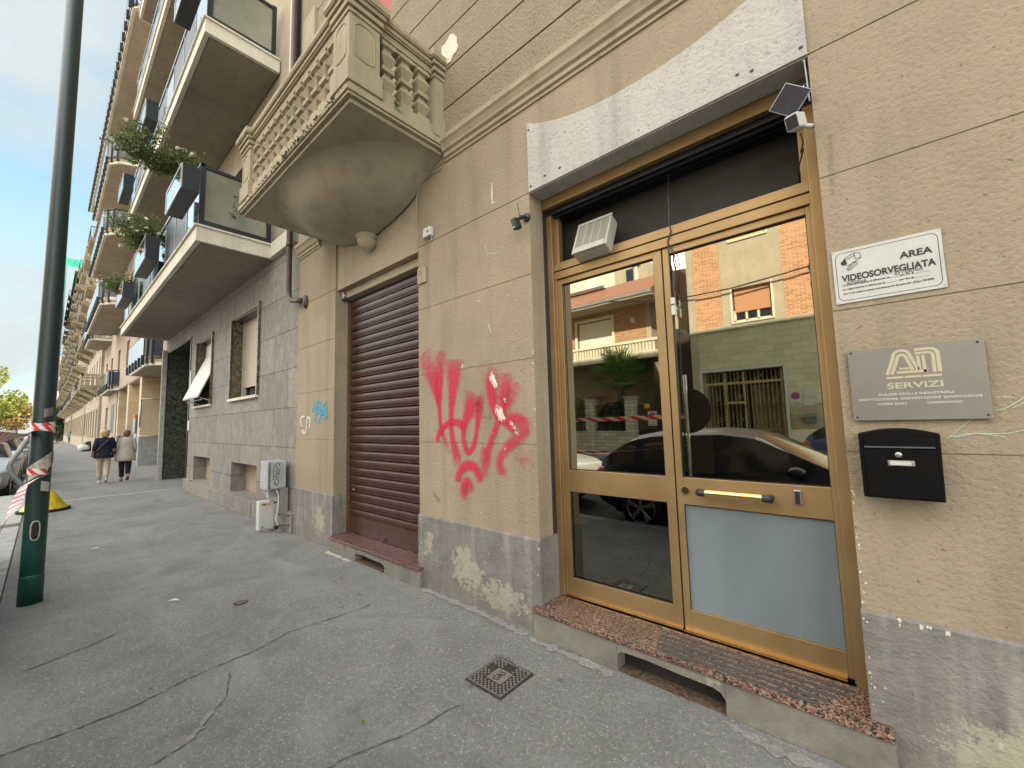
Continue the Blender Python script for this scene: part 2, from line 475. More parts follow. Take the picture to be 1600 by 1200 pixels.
m['coat'] = plain('pale_grey_beige_coat', (.46, .42, .36), .9, var=.12, bump=.3, bscale=20)
m['blackc'] = plain('black_cloth', (.012, .012, .014), .9)
m['jean'] = plain('blue_grey_cloth', (.16, .22, .26), .9)
m['leather'] = plain('brown_leather', (.12, .06, .035), .5)
m['pink'] = plain('pink_cloth', (.55, .28, .34), .8)
m['planter'] = plain('planter_black', (.012, .015, .02), .45)
m['net'] = plain('green_netting', (.03, .30, .20), .7, var=.25, scale=1.2)
m['far_w'] = plain('far_cream_wall', (.60, .53, .42), .9, var=.05, scale=.2)
m['blue_s'] = plain('sign_blue', (.02, .09, .42), .5)
m['red_s'] = plain('sign_red', (.55, .02, .03), .5)
m['orange'] = plain('orange_sticker', (.62, .33, .03), .6)
m['green_s'] = plain('green_sticker', (.25, .55, .20), .6)
m['debris'] = plain('earth_debris', (.10, .065, .04), .95, var=.5, scale=40, bump=.8)
m['brown_shade'] = plain('painted_brown_shade', (.03, .022, .016), .8)  # near-black brown, shade painted into the side wall and gate passage
m['gold_g'] = plain('bronze_gate', (.42, .33, .17), .5, .3)

# ---------------------------------------------------------------- mesh helpers
ORG = {}
class MB:
    def __init__(s): s.v = []; s.f = []; s.tv = None
    def add(s, vs, fs):
        o = len(s.v); s.v += [Vector(p) for p in vs]
        s.f += [tuple(i + o for i in f) for f in fs]; return s
    def box(s, x0, x1, y0, y1, z0, z1):
        return s.add([(x0, y0, z0), (x1, y0, z0), (x1, y1, z0), (x0, y1, z0), (x0, y0, z1), (x1, y0, z1), (x1, y1, z1), (x0, y1, z1)],
                     [(0, 3, 2, 1), (4, 5, 6, 7), (0, 1, 5, 4), (1, 2, 6, 5), (2, 3, 7, 6), (3, 0, 4, 7)])
    def prism(s, pts, axis, a0, a1):
        n = len(pts)
        def P(p, a): return {'x': (a, p[0], p[1]), 'y': (p[0], a, p[1]), 'z': (p[0], p[1], a)}[axis]
        vs = [P(p, a0) for p in pts] + [P(p, a1) for p in pts]
        fs = [tuple(range(n)), tuple(range(2 * n - 1, n - 1, -1))] + [(i, i + n, (i + 1) % n + n, (i + 1) % n) for i in range(n)]
        return s.add(vs, fs)
    def loft(s, rings, caps=True, closed=True):
        n = len(rings[0]); vs = [p for r in rings for p in r]; fs = []
        for i in range(len(rings) - 1):
            for j in range(n if closed else n - 1):
                k = (j + 1) % n
                fs.append((i * n + j, i * n + k, (i + 1) * n + k, (i + 1) * n + j))
        if caps and closed:
            fs.append(tuple(range(n - 1, -1, -1))); fs.append(tuple(range((len(rings) - 1) * n, len(rings) * n)))
        return s.add(vs, fs)
    def tube(s, path, r, n=8, sx=1., sy=1.):
        P = [Vector(p) for p in path]; rings = []
        up = None
        for i, p in enumerate(P):
            d = (P[min(i + 1, len(P) - 1)] - P[max(i - 1, 0)]).normalized()
            if up is None:
                up = Vector((0, 0, 1)) if abs(d.z) < .9 else Vector((0, 1, 0))
            a = d.cross(up).normalized(); up = a.cross(d).normalized()
            rr = r[i] if isinstance(r, (list, tuple)) else r
            rings.append([p + a * math.cos(2 * math.pi * k / n) * rr * sx + up * math.sin(2 * math.pi * k / n) * rr * sy for k in range(n)])
        return s.loft(rings)
    def lathe(s, prof, c=(0, 0, 0), n=16, axis='z', sx=1, sy=1):
        rings = []
        for r, h in prof:
            ring = []
            for k in range(n):
                a = 2 * math.pi * k / n; u, w_ = math.cos(a) * r * sx, math.sin(a) * r * sy
                ring.append({'z': (c[0] + u, c[1] + w_, c[2] + h), 'y': (c[0] + u, c[1] + h, c[2] + w_), 'x': (c[0] + h, c[1] + u, c[2] + w_)}[axis])
            rings.append(ring)
        return s.loft(rings)
    def ell(s, c, r, n=12, k=8):
        return s.lathe([(max(.001, math.sin(math.pi * i / k)) * 1., -math.cos(math.pi * i / k)) for i in range(k + 1)], (0, 0, 0), n).xf(c, r, n * (k + 1))
    def xf(s, c, r, cnt):
        for i in range(len(s.v) - cnt, len(s.v)):
            p = s.v[i]; s.v[i] = Vector((c[0] + p.x * r[0], c[1] + p.y * r[1], c[2] + p.z * r[2]))
        return s
    def mat(s, M, start=0):
        for i in range(start, len(s.v)): s.v[i] = M @ s.v[i]
        return s
    def ribbon(s, pts, widths, ax_u, ax_n, steps=5, fade=None):
        # stroke on a plane: pts in 3D; stores tv (density)
        if s.tv is None: s.tv = []
        P = [Vector(p) for p in pts]; rows = []; N_ = Vector(ax_n)
        for i, p in enumerate(P):
            d = (P[min(i + 1, len(P) - 1)] - P[max(i - 1, 0)]).normalized()
            a = d.cross(N_).normalized(); rows.append([p + a * widths[i] * (k / steps - .5) for k in range(steps + 1)])
            for k in range(steps + 1):
                e = 1 - abs(2 * k / steps - 1)
                fd = fade[i] if fade else 1
                s.tv.append((min(1, e * 1.5) * fd, 0, 0))
        return s.loft(rows, False, False)
    def build(s, name, mt, parent=None, loc=None, smooth=False, bevel=0, solid=0, sub=0, each=False):
        if each:
            par = list(range(len(s.v)))
            def fd(a):
                while par[a] != a: par[a] = par[par[a]]; a = par[a]
                return a
            for f in s.f:
                for i in f[1:]: par[fd(i)] = fd(f[0])
            g = {}
            for f in s.f: g.setdefault(fd(f[0]), []).append(f)
            res = []
            for fs in g.values():
                ids = sorted({i for f in fs for i in f}); mp_ = {i: k for k, i in enumerate(ids)}
                q = MB(); q.v = [s.v[i] for i in ids]; q.f = [tuple(mp_[i] for i in f) for f in fs]
                if s.tv: q.tv = [s.tv[i] for i in ids]
                res.append(q.build(name, mt, parent, loc, smooth, bevel, solid, sub))
            return res[0]
        me = bpy.data.meshes.new(name)
        if parent is not None: org = ORG[parent.name]
        elif loc is not None: org = Vector(loc)
        else:
            xs = [p.x for p in s.v]; ys = [p.y for p in s.v]; zs = [p.z for p in s.v]
            org = Vector(((min(xs) + max(xs)) / 2, (min(ys) + max(ys)) / 2, min(zs)))
        me.from_pydata([p - org for p in s.v], [], s.f)
        if s.tv:
            at = me.attributes.new('tv', 'FLOAT_VECTOR', 'POINT')
            for i, q in enumerate(s.tv): at.data[i].vector = q
        me.materials.append(mt)
        bm = bmesh.new(); bm.from_mesh(me)
        if not s.tv: bmesh.ops.recalc_face_normals(bm, faces=bm.faces)
        bm.to_mesh(me); bm.free()
        if smooth:
            for p in me.polygons: p.use_smooth = True
        o = bpy.data.objects.new(name, me); col.objects.link(o)
        ORG[o.name] = org
        if parent is not None: o.parent = parent
        else: o.location = org
        if solid:
            q = o.modifiers.new('t', 'SOLIDIFY'); q.thickness = solid
        if bevel:
            q = o.modifiers.new('b', 'BEVEL'); q.width = bevel; q.segments = 2; q.limit_method = 'ANGLE'; q.angle_limit = R(40)
        if sub:
            q = o.modifiers.new('s', 'SUBSURF'); q.levels = sub; q.render_levels = sub
        return o
def tag(o, label=None, cat=None, group=None, kind=None):
    if label: o['label'] = label
    if cat: o['category'] = cat
    if group: o['group'] = group
    if kind: o['kind'] = kind
    return o
def thing(name, label, cat, loc, group=None):
    o = bpy.data.objects.new(name, None); col.objects.link(o)
    o.empty_display_size = .1; o.location = loc; ORG[o.name] = Vector(loc)
    return tag(o, label, cat, group)
def dup(o, loc=None, label=None, rotz=None, parent=None):
    c = o.copy(); col.objects.link(c)
    if parent is not None: c.parent = parent
    if loc is not None: c.location = loc
    if rotz is not None: c.rotation_euler = (0, 0, rotz)
    if label: c['label'] = label
    for ch in list(o.children): dup(ch, parent=c)
    return c
def text(s, size, loc, mt, name, parent, rot=(R(90), 0, 0), depth=.0008, ax='LEFT', sx=1., bold=0., shear=0., fit=None):
    cu = bpy.data.curves.new(name, 'FONT'); cu.body = s; cu.size = size; cu.extrude = depth
    cu.align_x = ax; cu.offset = bold; cu.shear = shear
    to = bpy.data.objects.new(name, cu); col.objects.link(to)
    bpy.context.view_layer.update()
    dg = bpy.context.evaluated_depsgraph_get()
    me = bpy.data.meshes.new_from_object(to.evaluated_get(dg))
    col.objects.unlink(to); bpy.data.objects.remove(to)
    if fit:
        xs_ = [v_.co.x for v_ in me.vertices]; sx = fit / (max(xs_) - min(xs_)); me.transform(Matrix.Translation((-min(xs_), 0, 0)))
    org = ORG[parent.name]
    Mx = Matrix.Translation(Vector(loc) - org)
    from mathutils import Euler
    Mx = Mx @ Euler(rot).to_matrix().to_4x4() @ Matrix.Diagonal((sx, 1, 1, 1))
    me.transform(Mx)
    me.materials.clear(); me.materials.append(mt)
    o = bpy.data.objects.new(name, me); col.objects.link(o); o.parent = parent; ORG[o.name] = org
    return o
def holes(mb, x0, x1, z0, z1, y, d, hs):
    # front sheet of a wall at y with rectangular holes and reveals of depth d
    xs = sorted({x0, x1, *[a for h in hs for a in h[:2]]}); zs = sorted({z0, z1, *[a for h in hs for a in h[2:]]})
    xs = [a for a in xs if x0 <= a <= x1]; zs = [a for a in zs if z0 <= a <= z1]
    for i in range(len(xs) - 1):
        for j in range(len(zs) - 1):
            cx, cz = (xs[i] + xs[i + 1]) / 2, (zs[j] + zs[j + 1]) / 2
            if any(h[0] < cx < h[1] and h[2] < cz < h[3] for h in hs): continue
            mb.add([(xs[i], y, zs[j]), (xs[i + 1], y, zs[j]), (xs[i + 1], y, zs[j + 1]), (xs[i], y, zs[j + 1])], [(0, 1, 2, 3)])
    for a, b, c, e in hs:
        for q in (((a, c), (a, e)), ((a, e), (b, e)), ((b, e), (b, c)), ((b, c), (a, c))):
            (p0, p1), (q0, q1) = q
            mb.add([(p0, y, p1), (q0, y, q1), (q0, y + d, q1), (p0, y + d, p1)], [(0, 1, 2, 3)])
    return mb
def leaves(mb, c, r, n, size, rg, shape=1., flat=0.):
    for _ in range(n):
        while 1:
            p = Vector((rg.uniform(-1, 1), rg.uniform(-1, 1), rg.uniform(-1, 1)))
            if p.length <= 1: break
        p = p * (p.length ** -.35 if p.length > .05 else 1)
        if p.length > 1: p.normalize()
        q = Vector((c[0] + p.x * r[0], c[1] + p.y * r[1], c[2] + p.z * r[2]))
        a = Vector((rg.gauss(0, 1), rg.gauss(0, 1), rg.gauss(0, 1))).normalized()
        b = a.cross(Vector((rg.gauss(0, 1), rg.gauss(0, 1), rg.gauss(0, 1)))).normalized()
        s_ = size * rg.uniform(.6, 1.4)
        mb.add([q - a * s_ * .5, q + b * s_ * .28, q + a * s_ * .5, q - b * s_ * .28], [(0, 1, 2, 3)])
    return mb
# ================================================================ setting
def struct(mb, name, mt, **k):
    o = mb.build(name, mt, **k); o['kind'] = 'structure'; return o
struct(MB().box(-900, 600, -700, 700, -.6, -.30), 'ground', m['paver'])
struct(MB().box(-420, 60, -12.9, -2.86, -.29, -.14), 'road', m['asphalt_road'])
pave = struct(MB().box(-420, 60, -2.66, 14, -.29, 0), 'pavement', m['asphalt'])
kb = MB(); x = -160.
while x < 20:
    L = rnd.uniform(.95, 1.15)
    if not (-16.6 < x + L / 2 < -11.4): kb.box(x, x + L - .008, -2.85, -2.668, -.25, .004 + rnd.uniform(-.003, .003))
    x += L
struct(kb, 'kerb', m['kerb'], bevel=.012)
b = MB()
for i in range(9):
    for j in range(2): b.box(-16.6 + i * .58, -16.6 + i * .58 + .57, -3.62 + j * .48, -3.62 + j * .48 + .47, -.2, .003)
struct(b, 'paving', m['paver'], bevel=.008)
kb2 = MB(); x = -60.
while x < 20: kb2.box(x, x + .99, -13.05, -12.9, -.25, .0); x += 1.
struct(kb2, 'kerb', m['kerb'])
struct(MB().box(-420, 60, -15.9, -13.055, -.29, -.004), 'pavement', m['paver'])

# cracks, patches, stone strip: worn surface of the footway
def strip(pts, w, mt, z=.004, name='crack', jit=.85, seed=1, step=.022):
    rg = random.Random(seed); P = [Vector((a, b_, 0)) for a, b_ in pts]; out = []
    for i in range(len(P) - 1):
        n = max(1, int((P[i + 1] - P[i]).length / step))
        for k in range(n): out.append(P[i].lerp(P[i + 1], k / n))
    out.append(P[-1]); L, Rr = [], []
    off = 0
    for i, p in enumerate(out):
        d = (out[min(i + 1, len(out) - 1)] - out[max(i - 1, 0)]).normalized(); q = Vector((-d.y, d.x, 0))
        off = off * .75 + rg.uniform(-.006, .006)
        ww = w * rg.uniform(1 - jit, 1 + jit) * (1 if 0 < i < len(out) - 1 else .1)
        L.append(p + q * (off + ww / 2)); Rr.append(p + q * (off - ww / 2))
    mb = MB(); n = len(L)
    mb.add([(*a.xy, z) for a in L] + [(*a.xy, z) for a in Rr], [(i, i + 1, n + i + 1, n + i) for i in range(n - 1)])
    return mb.build(name, mt, parent=pave)
strip([(-3.30, -2.62), (-3.25, -2.09), (-3.33, -1.79), (-3.38, -1.41), (-3.45, -1.18), (-3.40, -.80), (-3.39, -.52)], .0075, m['crack'], seed=2)
strip([(-2.0, -1.62), (-1.98, -1.49), (-1.87, -1.19), (-1.84, -.95), (-1.80, -.86)], .006, m['crack'], seed=3)
strip([(-2.62, -2.2), (-2.67, -1.93), (-2.86, -1.78), (-2.93, -1.70), (-3.2, -1.62)], .006, m['crack'], seed=4)
strip([(-4.3, -2.5), (-4.4, -2.2), (-4.5, -2.0)], .008, m['crack'], seed=6)
strip([(-2.675, -1.93), (-2.75, -1.86), (-2.86, -1.78)], .032, m['asphalt_pale'], z=.0048, name='crack_fill', seed=10, jit=.8, step=.02)
strip([(-14.0, -2.64), (-14.02, -1.2), (-14.0, .0)], .11, m['grit'], z=.005, name='stone_strip', jit=.05, seed=11, step=.4)
strip([(-19.5, -2.6), (-19.3, -1.2), (-19.5, .1)], .03, m['crack'], seed=12)
strip([(-24.5, -2.6), (-24.3, -1.2), (-24.5, .3)], .07, m['grit'], z=.005, name='stone_strip', jit=.1, seed=13, step=.4)
strip([(-30, -2.6), (-30.3, .3)], .05, m['crack'], seed=16, step=.4)
strip([(-36, -2.6), (-36.3, .3)], .07, m['grit'], z=.005, name='stone_strip', seed=17, step=.4)
# pale mortar smear along the wall foot
rg = random.Random(5)
def patch(cx, cy, rx, ry, mt, z, name='patch', n=26, seed=3):
    rg = random.Random(seed); pts = []
    for k in range(n):
        a = 2 * math.pi * k / n; q = rg.uniform(.8, 1.15)
        pts.append((cx + rx * q * math.cos(a), cy + ry * q * math.sin(a), z))
    return MB().add(pts, [tuple(range(n))]).build(name, mt, parent=pave)
strip([(-3.3, -.05), (-2.6, -.06), (-2.0, -.09)], .06, m['asphalt_pale'], z=.0045, name='mortar_smear', jit=.7, seed=21, step=.03)
strip([(-1.96, -.12), (-1.3, -.13)], .05, m['asphalt_pale'], z=.0045, name='mortar_smear', jit=.9, seed=22, step=.03)
strip([(-.7, -.13), (-.45, -.17), (.0, -.15)], .07, m['asphalt_pale'], z=.0045, name='mortar_smear', jit=.9, seed=23, step=.03)
strip([(-5.2, -.1), (-4.6, -.1)], .04, m['grit'], z=.0045, name='mortar_smear', jit=.9, seed=24, step=.03)

# ================================================================ building with the shop door
XA0, XA1 = -6.45, 6.0
A = thing('apartment_building', 'beige rendered apartment house with the gold door, brown shutter and stone balcony', 'building', (-2.5, 0, 0))
w = MB()
zs = [.665, 1.365, 2.03, 2.70, 3.364]
for a, b_ in ((XA0, -5.245), (-3.41, -1.93), (-.107, XA1)):
    for i in range(4):
        w.box(a, b_, 0, .005, zs[i] + (.003 if i else 0), zs[i + 1] - .003)
    w.box(a, b_, .005, .5, 0, 3.364)
for a, b_ in ((XA0, -5.245), (-3.41, XA1)):
    w.box(a, b_, 0, .008, 3.3675, 4.09); w.box(a, b_, .008, .5, 3.364, 4.10)
w.box(-2.5, 5, 1.2, 11, 0, 20.4).box(-6.44, -2.6, 1.2, 11, 0, 20.4).box(-5.71, -2.95, .024, .4, 4.1005, 4.31).box(-3.41, -2.95, .001, .024, 4.1, 4.2).box(-5.71, -5.245, .001, .024, 4.1, 4.2).box(XA0, XA1, .5, 1.2, 4.1, 4.3)
w.build('wall', m['stucco'], A)
MB().box(-5.245, -3.41, .022, .4, 3.34, 4.10).build('lintel', m['stucco_rec'], A)
# upper rough render with grooves
u = MB(); gz_ = [4.31, 4.642, 5.045, 5.455, 5.868, 6.297, 6.71, 7.12, 7.53, 7.94, 8.35]
for i in range(10):
    for a, b_ in ((XA0, -4.80), (-3.90, XA1)) if i < 7 else ((XA0, XA1),):
        u.box(a, b_, -.004, .018, gz_[i] + .009, gz_[i + 1] - .009)
for a, b_ in ((XA0, -4.80), (-3.90, XA1)): u.box(a, b_, .018, .4, 4.31, 7.12)
u.box(XA0, XA1, .018, .4, 7.12, 20.4)
u.build('upper_wall', m['stucco_up'], A)
# cornice
def mould(mb, x0, x1, prof):      # prof: (y,z) closed
    return mb.prism(prof, 'x', x0, x1)
cprof = [(.1, 4.09), (-.012, 4.09), (-.012, 4.115), (-.03, 4.125), (-.03, 4.16), (-.05, 4.175), (-.055, 4.20), (-.07, 4.235), (-.085, 4.255), (-.085, 4.30), (-.05, 4.315), (.1, 4.325)]
c = MB(); mould(c, -2.948, XA1, cprof)
mould(c, XA0, -5.715, cprof); c.build('cornice', m['cast'], A, each=True)
# plinth
p = MB()
for a, b_ in ((XA0 - .01, -5.235), (-3.42, -1.92), (-.112, XA1)):
    pr = [(.3, 0), (-.014, 0), (-.014, .655), (-.004, .667), (.3, .667)]
    p.prism(pr, 'x', a, b_)
p.build('plinth', m['plinth'], A, each=True)
# grey painted fascia above the shop door, concave top edge
pts = [(-1.925, 3.364)]; pts.append((-.106, 3.364)); n = 26
for k in range(n + 1):
    t_ = 1 - 2 * k / n
    xx = -1.015 + t_ * .91
    zz = 3.752 + .19 * (abs(t_) ** 2.3) + (.0 if abs(t_) < .97 else .012)
    pts.append((xx, zz))
MB().prism([(a, 3.362 if b_ == 3.364 else b_) for a, b_ in pts], 'y', -.011, -.0005).build('fascia_panel', m['lintel'], A, bevel=.003)
MB().box(-1.929, -.108, .0, .1545, 3.3555, 3.3615).build('fascia_underside', m['lintel'], A)
b = MB()
for q in ((-1.905, 3.88), (-1.90, 3.40), (-1.76, 3.43), (-.42, 3.44), (-.35, 3.42), (-.13, 3.41), (-1.62, 3.43)): b.box(q[0] - .009, q[0] + .009, -.013, -.011, q[1] - .007, q[1] + .008)
b.build('fixing_hole', m['ink'], A, each=True)

# ---- shop door
dr = MB()
dr.box(-1.927, -1.875, .215, .33, .205, 3.27).box(-1.875, -1.862, .24, .33, .205, 2.69).box(-.165, -.112, .215, .33, .205, 3.27).box(-.172, -.165, .24, .33, .205, 2.69)
dr.box(-1.875, -.165, .235, .33, 2.69, 2.752).box(-1.875, -.165, .228, .33, 2.757, 2.80).box(-1.875, -.165, .25, .33, 2.80, 2.83)
door = dr.build('door_frame', m['gold'], A, bevel=.003)
MB().box(-1.885, -1.845, .275, .33, 2.83, 3.25).box(-.2, -.165, .275, .33, 2.83, 3.25).build('transom_jamb', m['gold'], door, bevel=.002, each=True)
MB().box(-1.928, -.109, .155, .2, 3.272, 3.3545).build('shutter_box_edge', m['gold'], A, bevel=.003)
s_ = MB()
for k in range(7): s_.box(-1.9, -.13, .24 + k * .028, .262 + k * .028, 3.22 + (k % 2) * .012, 3.262 + (k % 2) * .01)
s_.box(-1.92, -.12, .21, .228, 3.235, 3.27)
s_.build('rolled_shutter', m['rail_dk'], A)
MB().box(-1.92, -.12, .40, .42, 2.80, 3.27).build('transom_panel', m['dark'], A)
MB().box(-1.93, -.107, .2005, .42, 3.272, 3.355).build('shutter_housing', m['dark'], A)
MB().box(-1.93, -1.926, .17, .45, .2, 3.27).box(-.111, -.107, .17, .45, .2, 3.27).build('shutter_guide', m['dark'], A, each=True)
def leaf(x0, x1, name, gap, slw, srw):
    f = MB()
    f.box(x0, x0 + slw, .250, .30, .222, 2.686).box(x1 - srw, x1, .250, .30, .222, 2.686)
    f.box(x0 + slw, x1 - srw, .2505, .2995, 2.643, 2.686).box(x0 + slw, x1 - srw, .2505, .2995, .99, 1.158).box(x0 + slw, x1 - srw, .2505, .2995, .222, .346)
    o = f.build(name, m['gold'], A, bevel=.0025)
    g = MB()
    for a, b_ in ((1.158, 2.643), (.346, .99)):
        if name == 'door_leaf' and x0 > -1.2 and a < 1: continue
        X0, X1 = x0 + slw, x1 - srw
        g.box(X0, X1, .262, .266, a, a + .005).box(X0, X1, .262, .266, b_ - .005, b_).box(X0, X0 + .005, .262, .266, a, b_).box(X1 - .005, X1, .262, .266, a, b_)
    g.build('gasket', m['ink'], o)
    return o
ll = leaf(-1.862, -1.002, 'door_leaf', 0, .042, .058)
rl = leaf(-.992, -.172, 'door_leaf', 0, .040, .022)
def pane(x0, x1, z0, z1, parent, mt=None, tilt=0.):
    xm = (x0 + x1) / 2
    mb = MB().box(x0, x1, .275, .283, z0, z1)
    return mb.build('glass_pane', mt or m['glass'], parent)
pane(-1.822, -1.058, 1.156, 2.645, ll); pane(-1.822, -1.058, .344, .992, ll, m['glass_low'])
pane(-.954, -.192, 1.156, 2.645, rl)
MB().box(-.954, -.192, .268, .283, .344, .992).build('lower_panel', m['panel'], rl)
MB().box(-.956, -.950, .258, .268, .346, .99).box(-.197, -.192, .258, .268, .346, .99).box(-.95, -.197, .258, .268, .985, .99).build('gasket', m['ink'], rl)
MB().box(-1.86, -1.0, .235, .25, .213, .226).box(-.99, -.20, .225, .25, .215, .228).build('drip_edge', m['gold_pol'], door, each=True)
MB().box(-1.001, -.993, .27, .30, .22, 2.69).build('door_gap', m['ink'], door)
h = MB().tube([(-.80, .185, 1.083), (-.50, .185, 1.083)], .019, 28)
h.build('pull_handle', m['gold_pol'], rl)
h = MB()
for xx, d in ((-.835, 1), (-.465, -1)):
    h.tube([(xx + .05 * d, .185, 1.083), (xx + .02 * d, .185, 1.083), (xx, .19, 1.083), (xx, .215, 1.083), (xx, .25, 1.083)], [.017, .022, .024, .017, .015], 12)
h.build('handle_bracket', m['blackp'], rl, smooth=True, each=True)
MB().lathe([(.022, 0), (.022, .006), (.017, .007), (.017, .009), (.009, .010), (.009, .014), (.001, .014)], (-.935, .236, 1.08), 20, 'y').mat(Matrix.Identity(4)).build('door_lock', m['gold_pol'], rl, smooth=False)
MB().box(-.36, -.325, .24, .252, 1.055, 1.135).build('lock_plate', m['steel'], rl, bevel=.008)
MB().box(-.355, -.33, .228, .241, 1.06, 1.13).build('lock_cover', m['blackp'], rl, bevel=.008)
# ---- doorstep
st = MB(); hs = [(-1.30, -.69, 0.0, .135)]
xs = [-1.955, -1.30, -.69, -.037]
def step(x0, x1, ztop, yf, hx0, hx1, hz, mt_top, lip, yin, rightwall=None):
    o = MB()
    o.box(x0, hx0, yf, yin, 0, ztop - .03).box(hx1, x1, yf, yin, 0, ztop - .03)
    # ragged arch over the vent
    pts = [(hx0, ztop - .03), (hx0, hz * .75), (hx0 + .02, hz * .95), (hx0 + .06, hz), (hx0 + .3 * (hx1 - hx0), hz * 1.03), (hx0 + .6 * (hx1 - hx0), hz * .97), (hx1 - .06, hz * .95), (hx1 - .02, hz * .85), (hx1, hz * .6), (hx1, ztop - .03)]
    o.prism(pts, 'y', yf, yf + .05)
    o.box(hx0, hx1, yf + .12, yin, 0, ztop - .03)
    s = o.build('doorstep', m['step'], A, bevel=.004)
    MB().box(x0, x1, yf - lip, yin, ztop - .03, ztop).build('step_slab', mt_top, s, bevel=.004)
    d = MB(); rg = random.Random(int(-x0 * 10))
    d.box(hx0 + .001, hx1 - .001, yf + .01, yf + .119, -.002, .006)
    for k in range(26):
        q = Vector((rg.uniform(hx0 + .02, hx1 - .02), yf + rg.uniform(0, .08), rg.uniform(.008, .02))); r_ = rg.uniform(.008, .02)
        a = Vector((rg.gauss(0, 1), rg.gauss(0, 1), rg.gauss(0, .4))).normalized() * r_; b2 = Vector((-a.y, a.x, r_ * .3))
        d.add([q - a, q + b2, q + a, q - b2 * .7], [(0, 1, 2, 3)])
    d.build('vent_debris', m['debris'], s)['kind'] = 'stuff'
    MB().box(hx0, hx1, yf + .1, yf + .119, .0, hz * 1.02).box(hx0, hx1, yf + .051, yf + .1, hz * 1.0, hz * 1.05).build('vent_back', m['dark'], s)
    return s
s1 = step(-1.955, -.037, .205, -.075, -1.30, -.69, .125, m['granite'], .012, .225)
g = MB()
for k in range(5):
    y = -.055 + k * .052
    g.box(-1.06 - k * .012, -.29 + k * .028, y, y + .026, .2052, .2078)
g.build('grip_strip', m['grip'], s1, each=True)
s2 = step(-5.20, -3.335, .18, -.062, -4.57, -3.95, .095, m['marble_red'], .012, .24)
# ---- brown roller shutter
sh_ = MB(); z = .385
while z < 3.20:
    q = .105
    prof = [(.235, z), (.212, z + .001), (.194, z + .003), (.192, z + .012), (.208, z + .018), (.198, z + .028), (.190, z + .05), (.187, z + .072), (.189, z + .086), (.197, z + .093), (.222, z + .094), (.235, z + .094)]
    sh_.prism(prof, 'x', -5.235, -3.42); z += q
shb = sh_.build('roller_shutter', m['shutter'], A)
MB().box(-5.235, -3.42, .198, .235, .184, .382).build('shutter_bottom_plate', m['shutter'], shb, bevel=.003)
b = MB()
for xx in (-5.0, -4.35, -3.7): b.box(xx - .01, xx + .01, .182, .2, .215, .235).tube([(xx - .03, .188, .22), (xx - .02, .18, .21), (xx + .02, .18, .21), (xx + .03, .188, .22)], .006, 6)
b.build('shutter_catch', m['iron'], shb)
MB().box(-5.12, -5.08, .196, .1985, .72, .79).build('green_sticker', m['green_s'], shb)
MB().box(-5.243, -5.20, .17, .25, .182, 3.23).box(-3.455, -3.412, .17, .25, .182, 3.23).build('shutter_rail', m['wood_b'], A, each=True)
MB().box(-5.20, -3.412, .10, .24, 3.235, 3.335).build('shutter_cover', m['stucco_rec'], A, bevel=.01)
MB().lathe([(.001, 0), (.045, 0), (.05, .012), (.05, .05), (.001, .05)], (-5.19, .06, 3.27), 18, 'y').build('roller_end', m['steel'], A, smooth=False)

# ---- stone balcony
bc = MB(); X0, X1, YF = -5.712, -2.95, -1.0
def slabring(e, z0, z1): bc.box(X0 - e, X1 + e, YF - e, .0, z0, z1)
bc.box(X0, X1, YF, 0, 4.205, 4.232); bc.box(X0 + .035, X1 - .035, YF + .035, 0, 4.175, 4.205); bc.box(X0 - .015, X1 + .015, YF - .015, 0, 4.232, 4.282); bc.box(X0 + .01, X1 - .01, YF + .01, 0, 4.282, 4.325)
slab = bc.build('balcony', m['cast'], A, bevel=.004)
MB().box(X0 + .036, X1 - .036, YF + .036, 0, 4.168, 4.1749).build('balcony_soffit', m['soffit_w'], slab)
b = MB(); b.box(X0 + .03, X1 - .03, YF + .03, YF + .20, 4.325, 4.425).box(X1 - .20, X1 - .03, YF + .20, 0, 4.325, 4.425).box(X0 + .03, X0 + .20, YF + .20, 0, 4.325, 4.425)
b.build('balustrade_base', m['cast'], slab, bevel=.003)
def rail(mb, x0, x1, y0, y1):
    for e, z0, z1 in ((-.03, 4.935, 4.965), (-.015, 4.965, 4.985), (-.02, 4.985, 5.03), (.0, 5.03, 5.045), (.012, 5.045, 5.085), (.03, 5.085, 5.10), (.035, 5.10, 5.15)):
        mb.box(x0 - e, x1 + e, y0 - e, y1 + e, z0, z1)
r_ = MB(); rail(r_, X0 + .3, X1 - .3, YF + .03, YF + .17); rail(r_, X1 - .17, X1 - .03, YF + .3, -.1); rail(r_, X0 + .03, X0 + .17, YF + .3, -.1)
r_.build('handrail', m['cast'], slab, bevel=.003)
